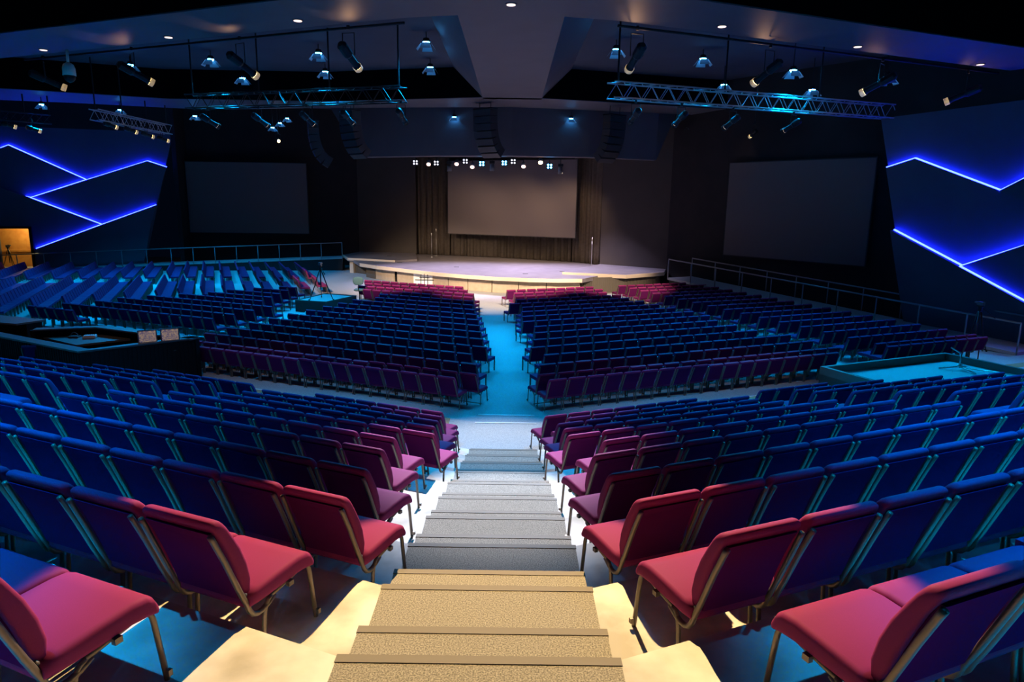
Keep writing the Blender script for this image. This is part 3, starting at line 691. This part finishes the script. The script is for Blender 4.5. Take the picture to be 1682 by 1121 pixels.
# ------------------------------------------------------------------ sound booth
bt = tag(empty('sound_booth', (-12.5, 19.5, Z1)), 'black ribbed sound booth enclosure with dark ledge behind the left raked seats', 'sound booth')
def bwall(A, B, z1, t, name='side_panel'):
    bm = bmesh.new(); wallslab(bm, A, B, Z1, z1, t); sub(name, bm, 'booth', bt)
    A, B = Vector(A), Vector(B); L_ = (B - A).length; nr = int(L_ / 0.11); bm = bmesh.new()
    for q in range(nr): wallslab(bm, A.lerp(B, (q + .15) / nr), A.lerp(B, (q + .6) / nr), Z1, z1 - .03, -0.02 if t > 0 else 0.02)
    sub('ribbing', bm, 'booth', bt)
def btop(pts, w_, z):
    bm = bmesh.new(); off = offset_line(pts, w_); base_ = offset_line(pts, -0.04); prism(bm, base_ + off[::-1], z, z + .045); sub('ledge', bm, 'boothtop', bt)
bwall((-11.1, 17.44), (-8.89, 19.45), -1.62, 0.12); bwall((-19.6, 22.0), (-11.1, 17.44), -1.62, 0.12)
bwall((-8.89, 19.45), (-12.56, 21.03), -1.62, 0.12); bwall((-12.56, 21.03), (-14.4, 20.4), -1.62, 0.1)
btop([(-19.6, 22.0), (-11.1, 17.44), (-8.89, 19.45)], 0.3, -1.62); btop([(-8.89, 19.45), (-12.56, 21.03), (-14.3, 20.5)], 0.3, -1.62)
# second counter further left
bm = bmprism([(-20.5, 24.0), (-15.0, 22.0), (-15.4, 21.2), (-20.5, 22.6)], -1.64, -1.585); sub('ledge', bm, 'boothtop', bt)
bm = bmprism([(-20.4, 23.9), (-15.1, 21.95), (-15.3, 21.5), (-20.4, 23.3)], Z1, -1.64); sub('side_panel', bm, 'booth', bt)
# inner desk
dk = tag(empty('mixing_desk', (-12.2, 20.0, Z1)), 'black desk inside the sound booth covered with small gear', 'desk')
def dsub(name, bm, m):
    bmesh.ops.recalc_face_normals(bm, faces=bm.faces); o = mk(name, bm, m, dk); o.location = -Vector(dk.location); return o
dsub('desk_top', bmprism([(-13.9, 20.2), (-12.5, 20.75), (-11.3, 20.2), (-12.3, 19.2)], -1.86, -1.80), 'device')
for p in ((-13.6, 20.2), (-12.5, 20.6), (-11.5, 20.15), (-12.3, 19.4)): dsub('leg', bmprism([(p[0] - .03, p[1] - .03), (p[0] + .03, p[1] - .03), (p[0] + .03, p[1] + .03), (p[0] - .03, p[1] + .03)], Z1, -1.86), 'black')
dsub('front_counter', bmprism([(-12.3, 18.4), (-11.1, 17.75), (-9.2, 19.45), (-9.9, 20.0)], -1.93, -1.88), 'device')
dsub('front_counter_support', bmprism([(-11.9, 18.3), (-11.1, 17.85), (-9.5, 19.3), (-9.9, 19.7)], Z1, -1.93), 'booth')
def gadget(name, x, y, z, sx, sy, sz, rz, m, label, cat, group=None):
    e = empty(name, (x, y, z), rz); tag(e, label, cat, group); bm = bmesh.new(); box(bm, -sx / 2, sx / 2, -sy / 2, sy / 2, 0, sz)
    bmesh.ops.bevel(bm, geom=bm.edges[:], offset=min(sx, sy, sz) * .2, segments=2, affect='EDGES'); mk('case', bm, m, e); return e
g1 = gadget('control_box', -12.5, 20.2, -1.80, .34, .26, .09, .3, 'paper', 'pale control box lit on the back desk in the booth', 'control box')
for k in range(6):
    o = mk('knob', bmtube([(-.12 + k * .048, 0, .09), (-.12 + k * .048, 0, .11)], .012, 8), 'black', g1)
g2 = gadget('headset', -13.0, 20.25, -1.80, .30, .2, .05, .1, 'device', 'dark headset gear lying left of the pale control box', 'headset')
mk('headband', bmtube(arc((-.12, 0, .05), (0, 0, .26), (.12, 0, .05), 8), .012, 8), 'device', g2, True)
g3 = gadget('cloth_cover', -11.0, 18.9, -1.88, .42, .26, .12, .7, 'teal', 'crumpled teal cover lying on the front counter of the booth', 'cloth')
g4 = gadget('cable_coil', -11.6, 18.5, -1.88, .22, .16, .03, .4, 'black', 'black coiled cables on the front counter left of the cover', 'cable')
mk('coil', bmtube([(.16 * math.cos(t * .5), .16 * math.sin(t * .5), .03 + .004 * t) for t in range(26)], .012, 6), 'black', g4, True)
g5 = gadget('keyboard', -10.35, 19.0, -1.88, .42, .15, .025, .75, 'paper', 'pale computer keyboard beside the two booth monitors', 'keyboard')
bm = bmesh.new()
for r_ in range(4):
    for c2 in range(12): box(bm, -.2 + c2 * .0335, -.172 + c2 * .0335, -.065 + r_ * .034, -.037 + r_ * .034, .025, .032)
mk('key_caps', bm, 'device', g5)
# monitors with lit screens
scr = mat('lit_monitor_screen', (0.05, 0.05, 0.05), 0.4)
nt = scr.node_tree; b = nt.nodes['Principled BSDF']; tc = nt.nodes.new('ShaderNodeTexCoord'); br = nt.nodes.new('ShaderNodeTexBrick'); nz = nt.nodes.new('ShaderNodeTexNoise')
br.inputs['Scale'].default_value = 7; br.inputs['Color1'].default_value = (0.9, 0.62, 0.36, 1); br.inputs['Color2'].default_value = (0.06, 0.06, 0.30, 1); br.inputs['Mortar'].default_value = (0.08, 0.06, 0.05, 1)
br.inputs['Row Height'].default_value = 0.35; br.inputs['Mortar Size'].default_value = 0.05
nt.links.new(tc.outputs['Generated'], br.inputs['Vector'])
mp = nt.nodes.new('ShaderNodeMapping'); mp.inputs['Rotation'].default_value = (math.pi / 2, 0, 0); nt.links.new(tc.outputs['Generated'], mp.inputs['Vector']); nt.links.new(mp.outputs['Vector'], br.inputs['Vector'])
nt.links.new(br.outputs['Color'], b.inputs['Emission Color']); b.inputs['Emission Strength'].default_value = 0.5
for x, y, rz, w_ in ((-9.98, 18.72, 0.55, 'left'), (-9.50, 19.02, 0.55, 'right')):
    e = empty('monitor', (x, y, -1.88), rz); tag(e, '%s one of two lit monitors standing at the booth front edge' % w_, 'monitor', 'booth monitors')
    bm = bmesh.new(); box(bm, -.24, .24, -.02, .02, .26, .64); mk('bezel', bm, 'device', e)
    bm = bmesh.new(); box(bm, -.21, .21, -.024, -.018, .29, .61); mk('display', bm, scr, e)
    bm = bmesh.new(); box(bm, -.04, .04, -.0, .03, .0, .30); box(bm, -.13, .13, -.09, .1, 0, .02); mk('stand', bm, 'device', e)
# tablet on the far counter
e = empty('tablet', (-19.0, 23.1, -1.585), .3); tag(e, 'small tablet with bright rim on the far left booth counter', 'tablet')
bm = bmesh.new(); box(bm, -.16, .16, -.11, .11, .0, .02); mk('rim', bm, 'white', e); bm = bmesh.new(); box(bm, -.13, .13, -.08, .08, .018, .024); mk('display', bm, 'black', e)
# spare chair in the booth
make_chair(-13.2, 18.95, Z1 + 0.3, 0.35, 'dark chair standing inside the sound booth left of the desk', 'booth chairs')
bm = bmprism([(-15.5, 21.0), (-14.5, 19.4), (-11.2, 17.65), (-9.15, 19.45), (-12.56, 20.85), (-14.2, 20.3)], Z1, Z1 + 0.3); sub('floor_panel', bm, 'booth', bt)

# ------------------------------------------------------------------ platforms
def platform(label, poly, top, rim, t=0.12):
    cxy = poly[0]; e = tag(empty('camera_platform', (cxy[0], cxy[1], Z1)), label, 'platform')
    p = [Vector(q) for q in poly]; n = len(p)
    bm = bmprism(poly, Z1, top - rim); o = mk('base', bm, ['platform'], e); o.location = -Vector(e.location)
    c = sum(p, Vector((0, 0))) / n
    inn = [q + (c - q).normalized() * t * 1.4 for q in p]
    bm = bmprism([tuple(q) for q in inn], top - rim, top - rim + .012); o = mk('carpet_top', bm, 'platcarpet', e); o.location = -Vector(e.location)
    for i in range(n):
        bm = bmprism([tuple(p[i]), tuple(p[(i + 1) % n]), tuple(inn[(i + 1) % n]), tuple(inn[i])], Z1, top); o = mk('rim_board', bm, 'platform', e); o.location = -Vector(e.location)
    return e
platform('large boxed platform with pale teal carpet behind the right raked seats', RPLAT, Z0 + .62, 0.22)
platform('small grey camera platform among the left lower rows', [(-10.01, 31.86), (-8.46, 31.45), (-7.55, 33.7), (-9.3, 34.35)], Z1 + .55, 0.05, .05)
bm = bmprism([(-7.5, 33.7), (-6.5, 33.5), (-6.2, 34.4), (-7.3, 34.7)], Z1, Z1 + .3)
o = tag(mk('step_box', bm, 'platform'), 'low carpeted step box right of the small camera platform', 'step')

def tripod(loc, h_, label, spread=0.45, cam_=True, m='black'):
    e = empty('camera_tripod', loc); tag(e, label, 'tripod', 'camera tripods')
    for k in range(3):
        a = math.radians(90 + 120 * k + 15); f = (spread * math.cos(a), spread * math.sin(a), 0.0)
        lg = mk('leg', bmtube([f, (f[0] * .5, f[1] * .5, h_ * .42), (0.05 * math.cos(a), 0.05 * math.sin(a), h_ * .84)], [.018, .026, .03], 8), m, e, True)
        mk('foot', bmtube([f, (f[0] * 1.08, f[1] * 1.08, .03)], .03, 8), m, lg, True)
    mk('centre_column', bmtube([(0, 0, h_ * .3), (0, 0, h_ * .9)], .03, 8), m, e, True)
    bm = bmesh.new(); tube(bm, [(0, 0, h_ * .86), (0, 0, h_ * .96)], .07, 10); box(bm, -.07, .07, -.11, .11, h_ * .95, h_ * .98); mk('head', bm, m, e)
    mk('pan_handle', bmtube([(0.05, -.05, h_ * .93), (.32, -.42, h_ * .74)], .014, 8), m, e, True)
    if cam_:
        bm = bmesh.new(); box(bm, -.05, .05, -.16, .13, h_ * .98, h_ * .98 + .13); tube(bm, [(0, .12, h_ * .98 + .07), (0, .28, h_ * .98 + .07)], .045, 10)
        mk('camera_body', bm, 'device', e)
    return e
tripod((-34.9, 48.0, Z1), 1.65, 'camera tripod standing in the orange-lit doorway at far left', .5)
tripod((-8.95, 32.5, Z1 + .51), 1.65, 'tall black tripod on the small camera platform among the left rows', .62)
tripod((17.3, 25.0, Z1), 1.75, 'camera tripod behind the rear row at the foot of the right ramp', .4)
# microphone stands etc.
def mic_stand(loc, h_, label, boom=False):
    e = empty('microphone_stand', loc); tag(e, label, 'microphone stand', 'microphone stands on stage')
    mk('base', bmtube([(0, 0, 0), (0, 0, .03)], .17, 20), 'chrome', e, True); mk('pole', bmtube([(0, 0, .02), (0, 0, h_)], .014, 8), 'chrome', e, True)
    mk('microphone', bmtube([(0, 0, h_), (0, -.04, h_ + .1), (0, -.09, h_ + .2)], [.018, .03, .035], 10), 'domewhite', e, True); return e
mic_stand((-5.95, 51.9, ZS), 1.6, 'slim microphone stand with round base in front of the left curtain')
mic_stand((-5.75, 53.2, ZS), 1.85, 'taller microphone stand close behind the left one by the curtain')
mic_stand((5.35, 45.7, ZS), 1.75, 'slim microphone stand in front of the right curtain')
# white music stand frame in front of stage
e = empty('music_stand', (-5.05, 40.4, Z1)); tag(e, 'black folding stand with crossbars in front of the white stage panel', 'stand')
mk('pole', bmtube([(0, 0, 0), (0, 0, .95)], .022, 8), 'black', e, True)
bm = bmesh.new(); box(bm, -.55, .55, -.02, .02, .55, .6); box(bm, -.3, .3, -.02, .02, .68, .72); box(bm, -.22, -.18, -.02, .02, .3, .9); box(bm, .18, .22, -.02, .02, .3, .9); mk('crossbar', bm, 'black', e)
for k in range(3):
    a = math.radians(120 * k + 90); mk('leg', bmtube([(0, 0, .3), (.35 * math.cos(a), .35 * math.sin(a), .01)], .015, 6), 'black', e, True)
# drafting chair
e = empty('drafting_chair', (-7.65, 34.85, Z1)); tag(e, 'teal swivel chair with rounded back beside the small camera platform', 'swivel chair')
for k in range(5):
    a = math.radians(72 * k + 10); lg = mk('base_arm', bmtube([(0, 0, .1), (.3 * math.cos(a), .3 * math.sin(a), .06)], .022, 8), 'black', e, True)
    mk('castor', bmtube([(.3 * math.cos(a) - .02, .3 * math.sin(a), .03), (.3 * math.cos(a) + .02, .3 * math.sin(a), .03)], .03, 10), 'black', lg, True)
mk('column', bmtube([(0, 0, .08), (0, 0, .62)], .03, 10), 'black', e, True)
bm = bmesh.new(); loft(bm, [[(x, y, z) for x, y in rrect(hw, hw, .1, 4)] for z, hw in ((.62, .2), (.64, .25), (.70, .26), (.73, .22))]); mk('seat', bm, 'teal', e, True)
bm = bmesh.new(); loft(bm, [[(x, -.24 + y * .2, z) for x, y in rrect(hw, .2, .1, 4)] for z, hw in ((.95, .12), (1.0, .22), (1.12, .27), (1.26, .26), (1.34, .2), (1.36, .1))]); mk('backrest', bm, 'teal', e, True)
mk('back_bar', bmtube([(0, -.05, .63), (0, -.26, .68), (0, -.27, 1.0)], .02, 8), 'black', e, True)
# stand lying on the right platform
e = empty('boom_stand', (13.25, 19.6, Z0 + .42)); tag(e, 'chrome boom stand with a long pole lying across the right platform', 'stand')
for a in (170, 285, 40): mk('leg', bmtube([(0, 0, .1), (.55 * math.cos(math.radians(a)), .55 * math.sin(math.radians(a)), .02)], .022, 8), 'chrome', e, True)
mk('pole', bmtube([(0, 0, .05), (0, 0, .5)], .02, 8), 'chrome', e, True); mk('short_arm', bmtube([(.03, 0, .47), (-.32, 0, .66)], .022, 8), 'chrome', e, True)
mk('boom', bmtube([(0, 0, .08), (1.2, -1.35, .12), (1.7, -1.9, .14)], .018, 8), 'chrome', e, True); mk('collar', bmtube([(0, 0, .08), (0, 0, .17)], .06, 10), 'chrome', e, True)

# ------------------------------------------------------------------ ceiling fixtures
def parts_at(e, lst):
    for nm, bm, m, sm in lst: mk(nm, bm, m, e, sm)
def ellipsoidal(loc, aim, label, lens, length=0.75, group='profile spotlights', rod=0.35, scale=1.0):
    """profile spotlight: clamp, yoke, body, barrel, lens; origin at the clamp"""
    e = empty('spotlight', (loc[0], loc[1], loc[2] + rod)); tag(e, label, 'spotlight', group)
    d = (Vector(aim) - Vector(loc)).normalized(); up = Vector((0, 0, -rod))
    side = d.cross(Vector((0, 0, 1))).normalized() * .17 * scale
    c = up
    L_ = length * scale
    mk('clamp', bmtube([(0, 0, .06), (0, 0, -.06)], .05, 8), 'black', e)
    bm = bmesh.new(); tube(bm, [c + side, c + side * 1.0 + Vector((0, 0, rod * .8)), c - side + Vector((0, 0, rod * .8)), c - side], .016, 6); mk('yoke', bm, 'black', e)
    mk('body', bmtube([c - d * L_ * .5, c - d * L_ * .42, c - d * L_ * .05, c + d * .02], [.07 * scale, .13 * scale, .13 * scale, .09 * scale], 12), 'black', e)
    mk('barrel', bmtube([c + d * .0, c + d * L_ * .42, c + d * L_ * .5], [.09 * scale, .09 * scale, .115 * scale], 14), 'black', e)
    # bright front ring and lens
    mk('lens', bmtube([c + d * (L_ * .5 - .01), c + d * (L_ * .5 + .02)], .10 * scale, 14), lens, e)
    bm = bmesh.new(); q = c + d * L_ * .5
    u = side.normalized(); v = d.cross(u).normalized()
    for k in range(14):
        a0, a1 = 2 * math.pi * k / 14, 2 * math.pi * (k + 1) / 14; r0 = .12 * scale
        vs = [q + (u * math.cos(a) + v * math.sin(a)) * r0 + d * o for a, o in ((a0, 0), (a1, 0), (a1, .13 * scale), (a0, .13 * scale))]
        bm.faces.new([bm.verts.new(x) for x in vs])
    bmesh.ops.solidify(bm, geom=bm.faces[:], thickness=.006); mk('top_hat', bm, 'flap' if lens == 'warmlens' else 'black', e)
    return e
def flood(loc, label, lens='bluelens', group='blue flood lights', tilt=(0, 0), scale=1.0, rod=0.35, up=0.05):
    """small flood with barn doors, pointing down"""
    e = empty('flood_light', (loc[0], loc[1], loc[2] + rod)); tag(e, label, 'flood light', group)
    e.rotation_euler = (0, 0, tilt[1]); s = scale
    mk('clamp', bmtube([(0, 0, up), (0, 0, -rod + .15)], .02, 6), 'black', e)
    mk('housing', bmtube([(0, 0, -rod + .17), (0, 0, -rod + .02)], [.10 * s, .15 * s], 12), 'black', e)
    mk('lens', bmtube([(0, 0, -rod + .022), (0, 0, -rod - .05)], [.13 * s, .09 * s], 12), lens, e)
    for k in range(4):
        a = math.pi / 2 * k; r = Matrix.Rotation(a, 4, 'Z'); bm = bmesh.new()
        q = [(-.13 * s, .17 * s, -rod - .03), (.13 * s, .17 * s, -rod - .03), (.19 * s, .33 * s, -rod - .24 * s), (-.19 * s, .33 * s, -rod - .24 * s)]
        bm.faces.new([bm.verts.new(r @ Vector(p)) for p in q]); bmesh.ops.solidify(bm, geom=bm.faces[:], thickness=.006); mk('barn_door', bm, 'flap', e)
    return e
names_b = ['above the left coffer edge beside the second warm spotlight', 'far-left coffer one beside the third warm spotlight', 'left coffer, low near the dark beam', 'left coffer, upper middle', 'starry bright one in the left coffer middle', 'left coffer corner nearest the central beam', 'left coffer, below the corner one by the central beam',
           'right coffer corner beside the clustered warm spotlight', 'right coffer, upper middle above the truss', 'right coffer, just above the truss middle', 'right coffer, right of the dangling warm spotlight', 'right coffer, low at the truss right half', 'bright one at the far right coffer end']
for b, nm in zip(BLUES, names_b): flood(b, 'blue flood light with barn doors, ' + nm, scale=1.15, up=ZT - b[2] - .35)
B2 = [((-25.27, 38.68, 7.1), 'hanging below the far-left beam'), ((-22.16, 40.64, 7.1), 'above the far-left truss cluster'), ((-18.65, 42.22, 7.0), 'left of the dark left truss under the beam'),
      ((-3.31, 41.0, 7.0), 'under the cross beam left of the centre speaker'), ((3.36, 41.0, 7.0), 'under the cross beam right of the centre speaker'), ((10.63, 43.0, 6.9), 'under the cross beam right end')]
for b, nm in B2: flood(b, 'small blue flood light ' + nm, scale=.9, up=(ZT - b[2] - .35 if abs(b[0]) > 12 else .06))
for k, (x, z) in enumerate(((-15.9, 6.9), (-15.4, 7.2), (-14.9, 7.5))): flood((x, 47.5, z), 'small blue flood, %s of three in the left cluster above the screen' % ['lowest', 'middle', 'highest'][k], group='cluster of three floods', scale=.9, up=ZT - z - .35)
WS = [(-17.6, 27.4, 6.65), (-13.3, 25.6, 6.65), (-8.8, 23.75, 6.65), (-4.9, 22.1, 6.65), (3.72, 21.7, 6.65), (8.3, 23.5, 6.6), (12.9, 25.4, 6.6), (17.0, 27.15, 6.55)]
names_w = ['leftmost one under the near beam', 'second from the left under the near beam', 'third from the left under the near beam', 'nearest left of the central beam', 'nearest right of the central beam', 'dangling right of centre under the near beam', 'second from the right under the near beam', 'rightmost one under the near beam']
for b, nm in zip(WS, names_w): ellipsoidal(b, (b[0] * .35, 34, 1.0), 'warm glowing spotlight, ' + nm, 'warmlens', 0.95, 'warm spotlights under the near beam', .78, 1.15)
HG = [(-13.0, 30.8, 5.6), (-10.6, 30.2, 5.6), (-8.4, 29.5, 5.6), (-6.58, 28.8, 5.6), (-4.3, 28.1, 5.6)]
for k, b in enumerate(HG): ellipsoidal(b, (b[0] * .3, 42, -1.5), 'dim spotlight hanging from the dark left truss, %s from the left' % ORD[k], 'pinklens', .8, 'spotlights on the left truss', .5, 1.0)
HR = [(4.66, 27.0, 5.6), (6.54, 27.7, 5.6), (8.8, 28.6, 5.6), (11.6, 29.6, 5.6)]
for k, b in enumerate(HR): ellipsoidal(b, (b[0] * .3, 42, -1.5), 'dim spotlight hanging from the silver right truss, %s from the left' % ORD[k], 'pinklens', .8, 'spotlights on the right truss', .5, 1.0)
FL = [((-26.2, 37.2, 5.9), 'far left edge truss, upper'), ((-25.2, 37.6, 5.75), 'far left edge truss, lower'), ((-20.5, 36.5, 5.9), 'left short truss, first'), ((-20.3, 38.0, 5.8), 'left short truss, second'), ((-20.2, 39.5, 5.7), 'left short truss, third'), ((-20.1, 41.0, 5.6), 'left short truss, last')]
for b, nm in FL: ellipsoidal(b, (b[0] * .5, 50, 1), 'warm spotlight on the ' + nm, 'warmlens', .6, 'spotlights on the far left trusses', .4, .95)
e = ellipsoidal((-15.6, 47.6, 6.1), (-8, 30, 2), 'single bright spotlight below the cluster of three floods', 'warmlens', .5, 'lone spots', .5, .9); mk('hanger', bmtube([(0, 0, 0), (0, 0, ZT - 6.6)], .025, 6), 'black', e)
e = ellipsoidal((12.6, 37.3, 6.0), (8, 45, 0), 'lone reddish spotlight below the right truss near the dark wall', 'warmlens', .5, 'lone spots', .5, .9); mk('hanger', bmtube([(0, 0, 0), (0, 0, ZT - 6.6)], .025, 6), 'black', e)
# trusses
def truss(A, B, side_, m, label):
    A, B = Vector(A), Vector(B); e = empty('lighting_truss', A); tag(e, label, 'truss'); d = (B - A).normalized(); L_ = (B - A).length
    u = d.cross(Vector((0, 0, 1))).normalized() * side_ / 2; v = Vector((0, 0, side_ / 2)); chords = [u + v, u - v, -u - v, -u + v]
    for c in chords:
        mk('chord', bmtube([c, c + d * L_], .03, 6), m, e)
    bm = bmesh.new(); n = int(L_ / side_ / 1.35)
    for k in range(n):
        s0, s1 = L_ * k / n, L_ * (k + .5) / n; s2 = L_ * (k + 1) / n
        for i in range(4):
            a, b = chords[i], chords[(i + 1) % 4]
            tube(bm, [a + d * s0, b + d * s1], .014, 5); tube(bm, [b + d * s1, a + d * s2], .014, 5)
    mk('lacing', bm, m, e)
    for t in (.02, .35, .68, .98):
        mk('hanger', bmtube([d * L_ * t + v, d * L_ * t + Vector((0, 0, ZT - A.z))], .035, 8), 'dtruss', e)
    return e
truss((-13.98, 31.3, 6.4), (-4.2, 28.15, 6.4), .55, 'dtruss', 'black box truss hanging in front of the left ceiling coffer')
truss((3.62, 26.4, 6.4), (17.0, 31.6, 6.4), .55, 'truss', 'silver box truss lit blue hanging at the right ceiling coffer')
truss((-27.6, 36.3, 6.4), (-24.6, 38.3, 6.3), .45, 'dtruss', 'short dark truss at the far left edge')
truss((-20.7, 35.6, 6.3), (-20.0, 41.6, 6.15), .5, 'truss', 'short blue-lit truss carrying spotlights above the left feature wall')
# pipe under the near beam, right and left
for sgn, lab in ((1, 'long thin black pipe along the right near beam carrying spotlights'), (-1, 'long thin black pipe along the left near beam carrying spotlights')):
    o = mk('lighting_pipe', bmtube([(sgn * 3.1, 21.4, 7.42), (sgn * 6, 22.55, 7.42), (sgn * 18.6, 27.85, 7.42)], .04, 8), 'black', None, True); tag(o, lab, 'pipe')
# downlights
DL = [((0.0, 19.6), 'in the middle of the ceiling at the top'), ((-6.25, 21.6), 'left beam, first from the centre'), ((-11.21, 24.0), 'left beam, second from the centre'), ((-16.84, 26.3), 'left beam, third from the centre'), ((6.17, 21.6), 'right beam, first from the centre'), ((11.32, 24.0), 'right beam, second from the centre'), ((17.06, 26.6), 'right beam, third from the centre')]
for (x, y), nm in DL:
    e = empty('downlight', (x, y, BZ)); tag(e, 'small recessed round downlight, ' + nm, 'downlight', 'recessed downlights')
    mk('trim_ring', bmtube([(0, 0, .0), (0, 0, -.02)], .16, 20), 'soffit', e); mk('lens', bmtube([(0, 0, -.018), (0, 0, -.03)], .12, 20), 'downlens', e)
# dome camera pendant
e = empty('pendant_camera', (-16.0, 26.3, BZ)); tag(e, 'white dome camera hanging on a stem under the left beam', 'camera')
mk('stem', bmtube([(0, 0, 0), (0, 0, -.45)], .045, 10), 'domewhite', e, True)
mk('housing', bmtube([(0, 0, -.42), (0, 0, -.5), (0, 0, -.62), (0, 0, -.88)], [.05, .17, .21, .22], 18), 'domewhite', e, True)
mk('dome', bmtube([(0, 0, -.87), (0, 0, -1.0), (0, 0, -1.08), (0, 0, -1.12)], [.20, .18, .11, .03], 18), 'black', e, True)
# line arrays
def line_array(x, y, zt, label, face, n=7, curve=1.0, w=1.25):
    e = empty('line_array_speaker', (x, y, zt), face); tag(e, label, 'speaker', 'hanging line array speakers')
    p = Vector((0, 0, 0)); a = 0.0
    for k in range(n):
        hh = .36; dirv = Vector((0, math.sin(a), -math.cos(a))) ; q = p + dirv * hh
        c = (p + q) / 2; bm = bmesh.new(); mt = Matrix.Translation(c) @ Matrix.Rotation(a, 4, 'X')
        box(bm, -w / 2, w / 2, -.28, .28, -hh / 2 + .012, hh / 2 - .012, mt); mk('cabinet', bm, 'speaker', e)
        p = q; a += math.radians((2 + k * 2.6) * curve)
    bm = bmesh.new(); tube(bm, [(-.4, 0, 0), (-.4, 0, 1.2)], .02, 6); tube(bm, [(.4, 0, 0), (.4, 0, 1.2)], .02, 6); box(bm, -w / 2, w / 2, -.3, .3, 0, .06); mk('rigging_frame', bm, 'black', e)
    return e
line_array(-11.0, 39.6, 6.5, 'leftmost curved black line array speaker beside the stage header', -1.25, 7, 1.15, 1.0)
line_array(-8.9, 39.4, 7.05, 'second curved line array from the left in front of the header', -0.75, 7)
line_array(-1.45, 38.6, 7.15, 'curved line array hanging in front of the middle of the header', -0.7, 7)
line_array(5.6, 39.3, 7.0, 'rightmost curved black line array in front of the header', 0.7, 7)
# stage light bar
e = tag(empty('stage_light_bar', (-6.5, 45.6, 5.05)), 'black lighting bar holding the stage lights under the header', 'lighting bar')
mk('bar', bmtube([(0, 0, 0), (10.2, -1.6, 0)], .05, 8), 'black', e, True)
for t in (.1, .5, .9): mk('hanger', bmtube([(10.2 * t, -1.6 * t, 0), (10.2 * t, -1.6 * t, ZT - 5.05)], .03, 6), 'black', e)
SL = [(-6.18, 4.69, 'led'), (-5.31, 4.7, 'warm'), (-4.82, 4.66, 'led'), (-3.99, 4.61, 'mover'), (-3.5, 4.73, 'warm'), (-2.95, 4.78, 'led'), (-2.5, 4.55, 'warm'), (-1.9, 4.64, 'blueled'), (-1.24, 4.65, 'mover'), (-0.48, 4.69, 'blueled'), (0.08, 4.78, 'led'), (0.73, 4.6, 'warm'), (1.78, 4.85, 'bright'), (2.35, 4.51, 'blueled'), (3.03, 4.5, 'mover')]
M['led4'] = mat('white_led_cells', (.8, .8, .9), .4, emit=(0.85, 0.85, 1.0), estr=2.0)
for k, (x, z, ty) in enumerate(SL):
    y = 45.6 - (x + 6.5) * .157; lab = 'stage light on the bar under the header, %s from the left, ' % ORD[k]
    e = empty('stage_light', (x, y, 5.0)); zz = z - 5.0
    tag(e, lab + {'led': 'with white cells', 'blueled': 'glowing blue', 'warm': 'pale housing', 'mover': 'hanging head', 'bright': 'dazzling warm'}[ty], 'stage light', 'stage lights on the bar')
    mk('clamp', bmtube([(0, 0, .11), (0, 0, zz + .1)], .025, 6), 'black', e)
    if ty in ('led', 'blueled'):
        bm = bmesh.new(); box(bm, -.2, .2, -.1, .1, zz - .18, zz + .18); mk('housing', bm, 'black', e)
        for i, j in ((-.09, -.08), (.09, -.08), (-.09, .08), (.09, .08)): mk('cell', bmtube([(i, -.10, zz + j), (i, -.115, zz + j)], .055, 10), 'led4' if ty == 'led' else 'bluelens', e)
    elif ty == 'mover':
        bm = bmesh.new(); box(bm, -.16, .16, -.12, .12, zz, zz + .16); mk('base', bm, 'black', e); mk('head', bmtube([(0, 0, zz - .02), (0, 0, zz - .45)], [.13, .15], 12), 'device', e, True)
    else:
        mk('housing', bmtube([(0, .1, zz + .12), (0, -.08, zz), (0, -.2, zz - .12)], [.1, .14, .16], 12), 'flap', e, True)
        mk('lens', bmtube([(0, -.2, zz - .12), (0, -.22, zz - .14)], .13, 12), 'warmlens' if ty == 'bright' else 'pinklens', e, True)
